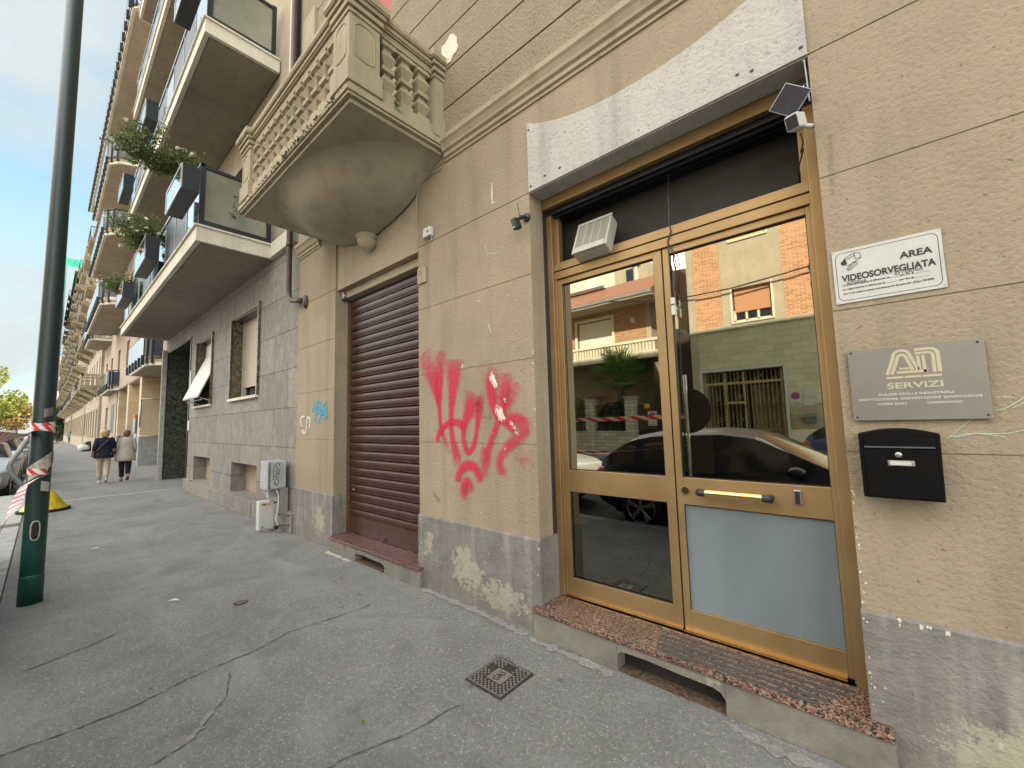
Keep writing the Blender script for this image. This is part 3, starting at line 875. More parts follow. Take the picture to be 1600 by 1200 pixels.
def pedestal(x0, x1, y0, y1):
    q = MB(); q.box(x0, x1, y0, y1, 4.52, 4.935).box(x0 - .018, x1 + .018, y0 - .018, y1 + .018, 4.325, 4.52)
    for e, z0, z1 in ((.012, 4.935, 4.965), (.0, 4.965, 4.985), (.025, 4.985, 5.03), (.012, 5.03, 5.045), (.04, 5.045, 5.085), (.058, 5.085, 5.10), (.065, 5.10, 5.16)):
        q.box(x0 - e, x1 + e, y0 - e, y1 + e, z0, z1)
    o = q.build('pedestal', m['cast'], slab, bevel=.004)
    # arched sunk-panel mouldings
    for face in ('f', 's'):
        w_ = (x1 - x0) if face == 'f' else (y1 - y0)
        if w_ < .2: continue
        ctr = (x0 + x1) / 2 if face == 'f' else (y0 + y1) / 2; hw = w_ / 2 - .05
        path = []
        for k in range(13):
            a = math.pi * k / 12; path.append((ctr + hw * math.cos(a), 4.84 + hw * .55 * math.sin(a)))
        for k in range(13):
            a = math.pi + math.pi * k / 12; path.append((ctr + hw * math.cos(a), 4.60 + hw * .35 * math.sin(a)))
        path.append(path[0])
        P3 = [(a, y0 - .001, z_) if face == 'f' else (x1 + .001, a, z_) for a, z_ in path]
        MB().tube(P3, .006, 6).build('panel_moulding', m['cast'], slab, smooth=True)
    return o
pedestal(X1 - .29, X1 - .01, YF + .01, YF + .29); pedestal(X0 + .01, X0 + .29, YF + .01, YF + .29)
pedestal(X1 - .19, X1 - .02, -.11, .0); pedestal(X0 + .02, X0 + .19, -.11, .0)
bal_me = None
def baluster(cx, cy):
    global bal_me
    secs = [(0, .066), (.07, .066), (.085, .042), (.11, .036), (.27, .072), (.42, .034), (.45, .034), (.46, .062), (.54, .062), (.55, .034), (.58, .034), (.73, .072), (.89, .036), (.915, .042), (.93, .066), (1, .066)]
    if bal_me is None:
        q = MB(); q.loft([[(-h_, -h_, z_ * .51), (h_, -h_, z_ * .51), (h_, h_, z_ * .51), (-h_, h_, z_ * .51)] for z_, h_ in secs])
        me = bpy.data.meshes.new('baluster'); me.from_pydata(q.v, [], q.f); me.materials.append(m['cast']); bal_me = me
    o = bpy.data.objects.new('baluster', bal_me); col.objects.link(o); o.parent = slab
    o.location = Vector((cx, cy, 4.425)) - ORG[slab.name]; ORG[o.name] = ORG[slab.name]
nb = 12
for k in range(nb): baluster(X0 + .30 + (k + .5) * (X1 - X0 - .60) / nb, YF + .10)
for k in range(3): baluster(X1 - .10, YF + .30 + (k + .5) * .56 / 3)
for k in range(3): baluster(X0 + .10, YF + .30 + (k + .5) * .56 / 3)
# corbel
cx = -4.33
rings = []
for w_, d, z_ in ((1.345, .955, 4.172), (1.26, .90, 4.155), (1.14, .84, 4.10), (1.03, .78, 4.035), (.92, .71, 3.97), (.79, .62, 3.91), (.64, .51, 3.865), (.48, .39, 3.832), (.33, .27, 3.81), (.2, .17, 3.795), (.12, .13, 3.775)):
    rings.append([(cx + w_ * math.cos(math.pi * k / 24), -d * math.sin(math.pi * k / 24) ** .95, z_) for k in range(25)])
MB().loft(rings, False, False).build('corbel', m['soffit_w'], slab, smooth=True, sub=1)
MB().lathe([(.001, 3.775), (.125, 3.775), (.13, 3.75), (.10, 3.735), (.105, 3.72), (.115, 3.70), (.09, 3.64), (.05, 3.605), (.03, 3.60), (.02, 3.57), (.001, 3.565)], (cx, -.06, 0), 20).build('pendant', m['cast'], slab, smooth=True)
# moss on the slab edge and small weed
mo = MB(); rg = random.Random(4)
for k in range(120):
    q = rg.gauss(-4.05, .55)
    if not X0 < q < X1: continue
    leaves(mo, (q, YF - .018, 4.235 + rg.uniform(0, .05)), (.03, .004, .018), 3, .022, rg)
mo.build('moss', m['leaf_dk'], slab)['kind'] = 'stuff'
mo = MB(); rg = random.Random(6)
for k in range(14):
    a = rg.uniform(0, 6.28); L = rg.uniform(.03, .06); q = Vector((X1 + .012, -.55, 4.33))
    mo.add([q, q + Vector((math.cos(a) * L * .5 - .01, math.sin(a) * L * .5, L * .5)), q + Vector((math.cos(a) * L, math.sin(a) * L, L * .8)), q + Vector((math.cos(a) * L * .5 + .01, math.sin(a) * L * .5 + .006, L * .4))], [(0, 1, 2, 3)])
mo.build('weed', m['leaf_g'], slab)
# french window behind the balcony with red blind
fw = MB().box(-4.80, -3.90, .10, .13, 4.3, 7.1).build('balcony_window', m['blind_red'], A)
MB().box(-4.84, -4.80, -.03, .13, 4.3, 7.15).box(-3.90, -3.86, -.03, .02, 4.3, 4.32).build('window_frame', m['cast'], fw)
# pilaster and cornice blocks at the party wall (first floor)
c = MB()
for x0_, x1_ in ((-6.38, -5.95),):
    c.box(x0_, x1_, -.05, 0, 4.33, 8.0).box(x0_ - .03, x1_ + .03, -.09, 0, 5.6, 5.75)
c.build('pilaster', m['cast'], A, bevel=.006)
# patch of fresh render
rg = random.Random(3); pts = []
for k in range(18):
    a = 2 * math.pi * k / 18; q = rg.uniform(.8, 1.2); pts.append((-2.87 + .13 * q * math.cos(a), 5.23 + .14 * q * math.sin(a)))
MB().prism(pts, 'y', -.012, -.0035).build('render_patch', m['slab_edge'], A)

# ---- graffiti and scrawls (paint on the wall)
NY = (0, -1, 0)
def strokes(name, mt, lst, y=-.0035, parent=A):
    q = MB()
    for i, s in enumerate(lst):
        P, W, F = [], [], []
        for a in s: P.append((a[0], y - .0006 * i, a[1])); W.append(a[2]); F.append(a[3] if len(a) > 3 else 1)
        # smooth
        PP, WW, FF = [], [], []
        for j in range(len(P) - 1):
            p0 = Vector(P[max(j - 1, 0)]); p1 = Vector(P[j]); p2 = Vector(P[j + 1]); p3 = Vector(P[min(j + 2, len(P) - 1)])
            for k in range(6):
                t_ = k / 6
                PP.append(.5 * ((2 * p1) + (p2 - p0) * t_ + (2 * p0 - 5 * p1 + 4 * p2 - p3) * t_ * t_ + (3 * p1 - p0 - 3 * p2 + p3) * t_ ** 3))
                WW.append(W[j] + (W[j + 1] - W[j]) * t_); FF.append(F[j] + (F[j + 1] - F[j]) * t_)
        PP.append(Vector(P[-1])); WW.append(W[-1]); FF.append(F[-1])
        q.ribbon(PP, WW, None, NY, 6, FF)
    return q.build(name, mt, parent)
RED = [[(-3.344, 2.242, 0.199, 0.35), (-3.224, 2.034, 0.17, 0.7), (-3.14, 1.864, 0.115, 1), (-3.096, 1.715, 0.07, 1), (-3.078, 1.57, 0.053, 1), (-3.047, 1.453, 0.053, 0.9), (-3.0, 1.363, 0.059, 0.5), (-2.951, 1.263, 0.058, 0.15)], [(-3.054, 2.231, 0.142, 0.35), (-3.077, 2.086, 0.143, 0.7), (-3.088, 1.914, 0.113, 1), (-3.092, 1.728, 0.062, 1)], [(-2.86, 2.128, 0.224, 0.45), (-2.873, 2.0, 0.197, 0.8), (-2.892, 1.834, 0.133, 1), (-2.915, 1.669, 0.081, 1), (-2.919, 1.491, 0.069, 1), (-2.89, 1.365, 0.084, 1), (-2.851, 1.254, 0.111, 0.8), (-2.825, 1.156, 0.11, 0.2)], [(-3.123, 1.374, 0.062, 1), (-3.094, 1.453, 0.07, 1), (-3.011, 1.517, 0.068, 1), (-2.902, 1.554, 0.069, 1), (-2.806, 1.54, 0.081, 1), (-2.733, 1.502, 0.09, 0.8)], [(-2.6, 1.802, 0.219, 0.35), (-2.638, 1.707, 0.188, 0.9), (-2.694, 1.611, 0.124, 1), (-2.742, 1.514, 0.08, 1), (-2.757, 1.416, 0.062, 1), (-2.734, 1.331, 0.061, 1), (-2.684, 1.289, 0.064, 1), (-2.626, 1.339, 0.059, 1), (-2.589, 1.441, 0.058, 1), (-2.565, 1.56, 0.075, 1), (-2.541, 1.679, 0.101, 1), (-2.528, 1.786, 0.1, 0.35)], [(-2.387, 2.012, 0.127, 0.3), (-2.394, 1.906, 0.142, 0.8), (-2.394, 1.789, 0.127, 1), (-2.376, 1.683, 0.095, 1), (-2.339, 1.601, 0.069, 1), (-2.263, 1.542, 0.067, 1), (-2.189, 1.502, 0.073, 1), (-2.138, 1.474, 0.086, 1)], [(-2.247, 1.564, 0.06, 0.9), (-2.142, 1.568, 0.1, 0.8), (-2.065, 1.533, 0.124, 0.75), (-2.046, 1.474, 0.11, 0.7), (-2.104, 1.42, 0.105, 0.7), (-2.209, 1.353, 0.095, 0.75), (-2.279, 1.285, 0.083, 0.8), (-2.317, 1.216, 0.076, 0.8), (-2.299, 1.15, 0.091, 0.7), (-2.247, 1.12, 0.074, 0.25)], [(-2.226, 1.949, 0.134, 0.3), (-2.238, 1.824, 0.148, 0.75), (-2.265, 1.712, 0.128, 0.8), (-2.299, 1.623, 0.077, 1), (-2.325, 1.555, 0.062, 1), (-2.367, 1.464, 0.063, 1), (-2.418, 1.372, 0.067, 1), (-2.454, 1.267, 0.074, 1), (-2.482, 1.174, 0.081, 0.7), (-2.484, 1.082, 0.081, 0.2)], [(-2.089, 1.846, 0.099, 0.3), (-2.157, 1.773, 0.116, 0.5), (-2.228, 1.676, 0.104, 0.7), (-2.277, 1.599, 0.061, 0.8)], [(-2.493, 1.336, 0.05, 0.8), (-2.512, 1.254, 0.066, 0.6), (-2.532, 1.171, 0.083, 0.2)], [(-2.833, 1.021, 0.074, 1), (-2.817, 1.095, 0.084, 1), (-2.751, 1.158, 0.09, 1), (-2.669, 1.176, 0.094, 1), (-2.597, 1.15, 0.095, 1), (-2.559, 1.094, 0.1, 1), (-2.544, 1.031, 0.083, 0.3)], [(-2.749, 0.86, 0.106, 0.2), (-2.758, 0.942, 0.107, 0.9), (-2.749, 1.003, 0.089, 1), (-2.718, 1.036, 0.088, 1), (-2.677, 1.009, 0.087, 0.9), (-2.679, 0.938, 0.104, 0.4)], [(-2.123, 1.3, 0.126, 0.2), (-2.068, 1.249, 0.15, 0.28), (-2.098, 1.205, 0.125, 0.15)]]
WHT = [[(-2.375, 1.975, 0.08, 0.5), (-2.371, 1.916, 0.111, 1), (-2.339, 1.855, 0.094, 0.9), (-2.332, 1.808, 0.063, 0.3)], [(-2.345, 1.67, 0.094, 0.6), (-2.299, 1.634, 0.136, 1), (-2.277, 1.588, 0.121, 1), (-2.24, 1.553, 0.09, 0.6)], [(-2.18, 1.546, 0.059, 0.7), (-2.124, 1.463, 0.085, 0.7), (-2.104, 1.431, 0.043, 0.4)], [(-2.226, 1.733, 0.075, 0.6), (-2.227, 1.699, 0.075, 0.5)], [(-2.26, 1.186, 0.06, 0.4), (-2.239, 1.352, 0.06, 0.5)], [(-2.748, 2.051, 0.092, 0.8), (-2.72, 2.029, 0.037, 0.5)]]
BLUE = [[(-5.846, 1.85, 0.058), (-5.781, 1.758, 0.057), (-5.81, 1.671, 0.057), (-5.754, 1.582, 0.056)], [(-5.805, 1.866, 0.057), (-5.665, 1.877, 0.055), (-5.7, 1.756, 0.056), (-5.779, 1.705, 0.057)], [(-5.626, 1.892, 0.055), (-5.661, 1.772, 0.055), (-5.62, 1.701, 0.054)], [(-5.49, 1.851, 0.053), (-5.584, 1.803, 0.054), (-5.467, 1.747, 0.053), (-5.49, 1.868, 0.053)], [(-5.544, 1.75, 0.054), (-5.658, 1.667, 0.055), (-5.694, 1.581, 0.055)], [(-5.865, 1.806, 0.05), (-5.468, 1.764, 0.045)], [(-5.62, 1.718, 0.054), (-5.466, 1.713, 0.052), (-5.465, 1.662, 0.052), (-5.56, 1.664, 0.054)], [(-5.725, 1.897, 0.048), (-5.741, 1.775, 0.048)], [(-5.905, 1.763, 0.05), (-5.823, 1.778, 0.049), (-5.542, 1.707, 0.046)]]
WSC = [[(-6.16, 1.698, 0.044), (-6.293, 1.665, 0.045), (-6.266, 1.571, 0.045), (-6.241, 1.515, 0.045), (-6.311, 1.553, 0.045), (-6.15, 1.459, 0.044)], [(-6.068, 1.586, 0.043), (-6.05, 1.677, 0.043), (-5.963, 1.639, 0.042), (-5.988, 1.531, 0.042)], [(-6.239, 1.478, 0.036), (-6.127, 1.45, 0.035), (-6.067, 1.568, 0.035)]]
TEAL = [[(0.229, 1.436, 0.004, 0.8), (0.241, 1.45, 0.004), (0.292, 1.503, 0.003)], [(0.222, 1.433, 0.005), (0.257, 1.443, 0.005), (0.281, 1.45, 0.004)], [(0.243, 1.433, 0.005), (0.277, 1.443, 0.005), (0.297, 1.45, 0.005), (0.335, 1.446, 0.006), (0.38, 1.434, 0.005, 0.6)], [(0.303, 1.45, 0.005), (0.381, 1.45, 0.004), (0.427, 1.464, 0.004)], [(0.362, 1.54, 0.005), (0.39, 1.548, 0.004), (0.438, 1.587, 0.004)], [(0.369, 1.591, 0.004, 0.7), (0.403, 1.589, 0.004, 0.8), (0.414, 1.584, 0.004, 0.5)], [(0.372, 1.511, 0.003, 0.5), (0.386, 1.539, 0.003, 0.5)], [(0.405, 1.547, 0.004, 0.6), (0.436, 1.569, 0.004, 0.7)], [(0.166, 1.496, 0.004, 0.6), (0.177, 1.481, 0.004, 0.4)], [(0.312, 1.479, 0.003, 0.5), (0.301, 1.46, 0.003, 0.5)]]
RED = [[(a[0], a[1], a[2] * (1.45 if (len(a) > 3 and a[3] < 1) else 1.25), *(a[3:])) for a in s] for s in RED]
g_ = strokes('graffiti', m['sp_red'], RED)
g_['label'] = 'large magenta red spray tag'
strokes('chipped_paint', m['sp_white'], WHT, y=-.013)['kind'] = 'stuff'
strokes('graffiti', m['sp_blue'], BLUE)['label'] = 'small pale blue spray tag'
strokes('graffiti', m['sp_wh2'], WSC)['label'] = 'thin white spray scrawl'
strokes('scraped_paint', m['sp_wh2'], [[(-2.33, 3.62, .012, .8), (-2.335, 3.52, .03, .9), (-2.33, 3.42, .018, .8)], [(-2.36, 3.44, .02, .5), (-2.30, 3.43, .03, .6)], [(-2.42, 3.10, .012, .5), (-2.40, 3.00, .015, .5), (-2.24, 2.99, .015, .5), (-2.23, 3.12, .012, .4)], [(-2.42, 2.42, .02, .5), (-2.38, 2.30, .03, .5)], [(-2.55, 2.62, .02, .5), (-2.5, 2.60, .03, .4)]])['kind'] = 'stuff'
strokes('dirty_smudge', m['sp_dark'], [[(-3.2, .9, .06, .5), (-3.1, .82, .08, .5)], [(-2.6, 1.6, .05, .4), (-2.4, 1.58, .06, .4)], [(-.05, 2.9, .04, .4), (-.06, 2.6, .04, .3)]])['kind'] = 'stuff'
strokes('graffiti', m['sp_teal'], TEAL)['label'] = 'mint green chalk scrawl'
# chipped nicks on the edges of the rendered piers
rg = random.Random(12); q = MB()
def chip(mb, x, z, r, y=-.002):
    n = 9; pts = []
    for k in range(n):
        a = 2 * math.pi * k / n; rr = r * rg.uniform(.35, 1.4); pts.append((x + rr * math.cos(a) * .6, y, z + rr * math.sin(a)))
    mb.add(pts, [tuple(range(n))])
for k in range(26): chip(q, -.107 + abs(rg.gauss(0, .007)) + .004, rg.uniform(.25, 1.2), rg.uniform(.003, .008), -.017 if rg.random() < .6 else -.002)
for k in range(16): chip(q, -1.935 - abs(rg.gauss(0, .006)), rg.uniform(.7, 2.2), rg.uniform(.003, .009))
for k in range(22): chip(q, rg.choice([-3.38, -1.95, -5.27]) + rg.gauss(0, .02), rg.uniform(.1, .66), rg.uniform(.003, .012), -.0155)
for k in range(40): chip(q, rg.uniform(-3.35, -2.0), rg.choice([rg.uniform(.7, 3.2)]), rg.uniform(.002, .006))
for k in range(6): chip(q, rg.uniform(.0, .16), .655 + rg.uniform(-.02, .01), rg.uniform(.006, .014), -.0155)
q.build('paint_chips', m['slab_edge'], A)['kind'] = 'stuff'
q = MB(); rg = random.Random(13)
for k in range(46): chip(q, rg.uniform(-3.35, -2.0), rg.uniform(.7, 3.9), rg.uniform(.002, .008))
for k in range(14): chip(q, rg.uniform(-.05, 1.2), rg.uniform(.7, 3.3), rg.uniform(.002, .005))
for k in range(10): chip(q, rg.uniform(-6.3, -5.3), rg.uniform(.7, 3.3), rg.uniform(.002, .006))
q.build('wall_nicks', m['debris'], A)['kind'] = 'stuff'

# ================================================================ things fixed to the wall
# air conditioner in the transom
ac = thing('air_conditioner', 'cream boxed air conditioner grille poking out above the glass door', 'air conditioner', (-1.43, .3, 2.83))
# slightly tilted box
TA = Matrix.Translation((0, .12, 2.80)) @ Matrix.Rotation(R(-24), 4, 'X') @ Matrix.Translation((0, -.12, -2.80))
def acb(q):
    for v_ in q.v: v_.x = -1.635 + (v_.x + 1.625) * .83; v_.y += .032; v_.z = 2.80 + (v_.z - 2.778) * 1.36
    return q.mat(TA)
acb(MB().box(-1.62, -1.275, .10, .20, 2.78, 3.0)).build('case', m['cream_p'], ac, bevel=.014)
q = MB()
for k in range(22): q.box(-1.602, -1.293, .093, .1, 2.822 + k * .0074, 2.8255 + k * .0074)
for k in range(1, 4): q.box(-1.602 + k * .077 - .003, -1.602 + k * .077 + .003, .0905, .099, 2.82, 2.985)
acb(q).build('grille', m['cream_p'], ac)
acb(MB().box(-1.604, -1.291, .0975, .0990, 2.818, 2.987)).build('grille_back', m['inkg'], ac)
q = MB().box(-1.625, -1.27, .088, .1, 2.985, 3.004).box(-1.625, -1.604, .088, .1, 2.778, 2.985).box(-1.291, -1.27, .088, .1, 2.778, 2.985).box(-1.604, -1.291, .084, .1, 2.778, 2.818)
acb(q).build('front_frame', m['cream_p'], ac, bevel=.005)
# cable and plug connector
cb = thing('electric_cable', 'black cable with a white plug connector dangling in front of the gold door', 'cable', (-.93, .2, 2.2))
MB().tube([(-.93, .30, 3.25), (-.925, .24, 3.05), (-.92, .225, 2.93), (-.925, .222, 2.85), (-.915, .222, 2.78), (-.945, .232, 2.72), (-.94, .236, 2.6), (-.925, .238, 2.5), (-.93, .238, 2.4), (-.932, .238, 2.30)], .0045, 6).build('cord', m['blackp'], cb, smooth=True)
MB().tube([(-.945, .232, 2.72), (-.91, .238, 2.63), (-.90, .24, 2.55), (-.915, .24, 2.45), (-.92, .24, 2.38)], .0035, 6).build('cord', m['blackp'], cb, smooth=True)
MB().tube([(-.932, .236, 2.22), (-.935, .238, 2.0), (-.938, .24, 1.6), (-.94, .242, 1.2)], .0035, 6).build('cord', m['blackp'], cb, smooth=True)
MB().box(-.945, -.92, .215, .24, 2.285, 2.33).box(-.942, -.918, .21, .24, 2.21, 2.275).build('plug_connector', m['white'], cb, bevel=.005)
# white camera + solar panel at the right jamb
wc = thing('security_camera', 'small white security camera at the top right corner of the gold door', 'camera', (-.12, 0, 2.98))
Mx = Matrix.Translation((-.175, -.06, 3.0)) @ Matrix.Rotation(R(-16), 4, 'Z') @ Matrix.Rotation(R(22), 4, 'X')
MB().box(-.031, .031, -.05, .05, -.036, .038).mat(Mx).build('housing', m['white'], wc, bevel=.009)
MB().box(-.025, .025, -.052, -.0505, -.030, .030).mat(Mx).build('lens_face', m['blackp'], wc)
MB().tube([(-.16, -.03, 2.99), (-.13, -.01, 2.985), (-.108, .02, 2.99)], .011, 8).build('bracket', m['white'], wc, smooth=True)
MB().tube([(-.165, .0, 2.97), (-.16, .03, 2.93), (-.175, .06, 2.90), (-.165, .09, 2.93), (-.185, .14, 2.90), (-.205, .2, 2.88), (-.21, .30, 2.90), (-.21, .33, 2.86)], .0035, 6).build('wire', m['blackp'], wc, smooth=True)
sp = thing('solar_panel', 'small dark tilted solar panel above the white security camera', 'solar panel', (-.19, -.03, 3.14))
Mx = Matrix.Translation((-.193, -.035, 3.142)) @ Matrix.Rotation(R(10), 4, 'X') @ Matrix.Rotation(R(40), 4, 'Y')
MB().box(-.066, .066, -.006, .006, -.066, .066).mat(Mx).build('frame', m['rail_lt'], sp, bevel=.002)
MB().box(-.062, .062, -.0075, -.0062, -.062, .062).mat(Mx).build('cell', plain('solar_cell', (.012, .02, .035), .25), sp)
MB().tube([(-.19, -.02, 3.13), (-.15, .04, 3.2), (-.12, .06, 3.3)], .006, 6).build('bracket', m['blackp'], sp)
wf = MB().tube([(-.128, .0, 3.345), (-.122, .03, 3.352), (-.121, .08, 3.353)], .004, 6).tube([(-.122, .005, 3.35), (-.118, .005, 3.2), (-.116, .006, 3.12)], .004, 6).tube([(-.118, .005, 3.22), (-.135, .005, 3.215), (-.135, .006, 3.17), (-.117, .005, 3.17)], .003, 6)
tag(wf.build('wire_hook', m['rail_lt']), 'bent wire hook under the right end of the grey fascia', 'hook')
# black camera with antenna left of the door
bcam = thing('security_camera', 'small black camera with an upright aerial on the rendered pier', 'camera', (-1.985, 0, 3.14))
MB().lathe([(.001, 0), (.034, 0), (.036, -.012), (.03, -.02), (.001, -.02)], (-1.955, 0, 3.165), 18, 'y').build('base_plate', m['blackp'], bcam, smooth=True)
MB().tube([(-1.955, -.02, 3.165), (-1.97, -.045, 3.16), (-1.985, -.06, 3.145)], .013, 8).ell((-1.975, -.05, 3.16), (.02, .02, .02)).build('bracket', m['blackp'], bcam, smooth=True)
Mx = Matrix.Translation((-2.0, -.085, 3.10)) @ Matrix.Rotation(R(-14), 4, 'Z') @ Matrix.Rotation(R(18), 4, 'X')
MB().box(-.026, .026, -.03, .03, -.045, .045).mat(Mx).build('housing', m['blackp'], bcam, bevel=.009)
MB().tube([(-1.985, -.06, 3.16), (-2.0, -.062, 3.285)], .0035, 6).build('aerial', m['blackp'], bcam)
MB().box(-2.012, -1.99, -.118, -.114, 3.06, 3.066).build('lens', m['white'], bcam)
# small white sensor box
sb = thing('sensor_box', 'small white sensor box on the wall right of the stone balcony bulge', 'sensor', (-3.2, 0, 3.38))
MB().box(-3.265, -3.15, -.05, -.001, 3.405, 3.50).build('case', m['white'], sb, bevel=.007)
MB().lathe([(.001, -.054), (.014, -.054), (.014, -.05), (.001, -.05)], (-3.18, 0, 3.45), 12, 'y').build('sensor_eye', m['inkg'], sb)
MB().tube([(-3.16, -.02, 3.40), (-3.17, -.012, 3.375), (-3.2, -.006, 3.36)], .005, 6).build('wire', m['white'], sb)
# cable running along the corbel to the cornice
q = MB().tube([(-3.42, -.012, 3.62), (-3.41, -.015, 3.9), (-3.36, -.02, 4.02), (-3.2, -.025, 4.06), (-3.0, -.02, 4.05)], .006, 6)
tag(q.build('wall_cable', m['soffit_w']), 'thin painted cable tacked to the wall beside the balcony bulge', 'cable')
# house number plaque
pl = MB().box(-3.405, -3.265, -.018, -.001, 2.965, 3.13)
po = tag(pl.build('number_plaque', m['cast'], bevel=.003), 'small grey stone house number plaque at the top right of the brown shutter', 'plaque')
text('21', .07, (-3.385, -.019, 3.05), m['inkg'], 'number', po)
text('1', .055, (-3.345, -.019, 2.985), m['inkg'], 'number', po)

# sign: video surveillance
s = thing('warning_sign', 'white plastic sign reading AREA VIDEOSORVEGLIATA beside the door', 'sign', (.093, 0, 2.06))
MB().box(-.090, .276, -.006, -.001, 2.058, 2.314).build('board', m['signw'], s, bevel=.001)
q = MB()
def rrect(x0, x1, z0, z1, r, y, w_=.0013):
    P = []
    for cx_, cz_, a0 in ((x1 - r, z1 - r, 0), (x0 + r, z1 - r, 90), (x0 + r, z0 + r, 180), (x1 - r, z0 + r, 270)):
        for k in range(7): a = R(a0 + 15 * k); P.append((cx_ + r * math.cos(a), y, cz_ + r * math.sin(a)))
    P.append(P[0]); return P
q.tube(rrect(-.078, .264, 2.072, 2.300, .024, -.0062), .0011, 4)
q.build('border', m['ink'], s)
text('AREA', .040, (.142, -.0066, 2.218), m['ink'], 'lettering', s, bold=.0011, fit=.103)
text('VIDEOSORVEGLIATA', .041, (-.0614, -.0066, 2.1625), m['ink'], 'lettering', s, bold=.0012, fit=.3125)
text('La videosorveglianza è effettuata da .......... per fini di ..................', .0115, (-.060, -.0066, 2.141), m['ink'], 'lettering', s, fit=.29)
text('La registrazione è effettuata da ............... per fini di ..................', .0115, (-.060, -.0066, 2.121), m['ink'], 'lettering', s, fit=.29)
text('Art. 13 del codice in materia di protezione dei dati personali  (D.lg.n.196/2003)', .0115, (-.060, -.0066, 2.100), m['ink'], 'lettering', s, fit=.30)
text('INTERNA', .024, (-.045, -.0068, 2.142), m['inkg'], 'handwriting', s, shear=.1, fit=.07)
text('ESTERNA', .022, (.120, -.0068, 2.150), m['inkg'], 'handwriting', s, shear=.1, fit=.09)
q = MB()   # camera pictogram
q.prism([(-.056, 2.255), (-.045, 2.240), (-.040, 2.263), (-.046, 2.272)], 'y', -.0068, -.0062)
for P in ([(-.044, 2.272), (-.008, 2.291), (.012, 2.286), (.015, 2.262), (-.030, 2.236), (-.044, 2.240), (-.044, 2.272)], [(-.008, 2.291), (-.006, 2.262), (.015, 2.262)], [(-.044, 2.262), (-.006, 2.28)], [(-.005, 2.246), (-.035, 2.216), (-.041, 2.219), (-.012, 2.249)], [(-.005, 2.246), (.001, 2.238), (-.03, 2.212), (-.037, 2.214)]):
    q.tube([(a, -.0066, b_) for a, b_ in P], .0012, 4)
q.lathe([(.001, 0), (.011, 0), (.011, -.001), (.001, -.001)], (-.048, -.0062, 2.251), 14, 'y')
q.build('camera_pictogram', m['ink'], s)
q = MB()
for a, b_ in ((-.083, 2.306), (.269, 2.306), (-.083, 2.066), (.269, 2.066)): q.lathe([(.001, -.007), (.002, -.007), (.002, -.006)], (a, 0, b_), 8, 'y')
q.build('screw', m['inkg'], s, each=True)

# metal plate
s = thing('nameplate', 'brushed metal company plate with gold logo and small lettering above the black letterbox', 'sign', (.142, 0, 1.51))
MB().box(-.068, .353, -.018, -.012, 1.508, 1.831).build('plate', m['plate'], s, bevel=.001)
MB().box(-.06, .345, -.012, -.001, 1.515, 1.822).build('backing', m['dark'], s)
q = MB()
for a, b_ in ((-.056, 1.818), (.336, 1.815), (-.055, 1.523), (.34, 1.523)): q.lathe([(.001, -.0205), (.004, -.0205), (.0045, -.018)], (a, 0, b_), 10, 'y')
q.build('bolt', m['ink'], s, each=True)
def band(mb, P, w_, y=-.0188):
    # flat stroke with mitred outline
    V = [Vector((a, b_)) for a, b_ in P]; L, Rr = [], []
    for i, p_ in enumerate(V):
        d = (V[min(i + 1, len(V) - 1)] - V[max(i - 1, 0)]).normalized(); n_ = Vector((-d.y, d.x))
        L.append(p_ + n_ * w_ / 2); Rr.append(p_ - n_ * w_ / 2)
    n_ = len(V)
    mb.add([(a.x, y, a.y) for a in L] + [(a.x, y, a.y) for a in Rr], [(i, i + 1, n_ + i + 1, n_ + i) for i in range(n_ - 1)])
q = MB(); X = .020; Z = 1.690
def arc(cx_, cz_, r, a0, a1, n_=8): return [(cx_ + r * math.cos(R(a0 + (a1 - a0) * k / n_)), cz_ + r * math.sin(R(a0 + (a1 - a0) * k / n_))) for k in range(n_ + 1)]
# stylised A : outer and inner bands
band(q, [(X + .004, Z), (X + .022, Z + .062)] + arc(X + .042, Z + .066, .0195, 170, 10) + [(X + .078, Z + .012)], .0085)
band(q, [(X + .0155, Z), (X + .032, Z + .056)] + arc(X + .0425, Z + .060, .0095, 170, 10) + [(X + .066, Z + .012)], .0085)
band(q, [(X + .027, Z + .006), (X + .1, Z + .006)], .009)
band(q, [(X + .034, Z + .019), (X + .058, Z + .019)], .007)
# stylised n
band(q, [(X + .074, Z + .084), (X + .106, Z + .084)] + arc(X + .106, Z + .0645, .0195, 90, 0) + [(X + .1265, Z)], .0095)
band(q, [(X + .074, Z + .0705), (X + .104, Z + .0705)] + arc(X + .104, Z + .060, .0105, 90, 0) + [(X + .1145, Z)], .0085)
band(q, [(X + .082, Z + .012), (X + .080, Z + .062)], .008)
band(q, [(X + .094, Z), (X + .092, Z + .062)], .008)
band(q, [(X + .002, Z - .0115), (X + .042, Z - .0115)], .0075); band(q, [(X + .045, Z - .0115), (X + .084, Z - .0115)], .0075); band(q, [(X + .087, Z - .0115), (X + .129, Z - .0115)], .0075)
for v_ in q.v: v_.x = .058 + (v_.x - .022) * 1.33; v_.z = 1.707 + (v_.z - 1.690) * 1.2
q.build('logo', m['brass_l'], s)
text('SERVIZI', .035, (.0565, -.0188, 1.6455), m['brass_l'], 'lettering', s, bold=.0008, fit=.1715)
text('PULIZIE CIVILI E INDUSTRIALI', .0135, (.027, -.0188, 1.616), m['whitel'], 'lettering', s, bold=.0003, fit=.228)
text('DERATTIZZAZIONI  DISINFESTAZIONI  SANIFICAZIONI', .0135, (-.046, -.0188, 1.596), m['whitel'], 'lettering', s, bold=.0003, fit=.377)
text('OPERE EDILI', .0135, (.020, -.0188, 1.5745), m['whitel'], 'lettering', s, bold=.0003, fit=.091)
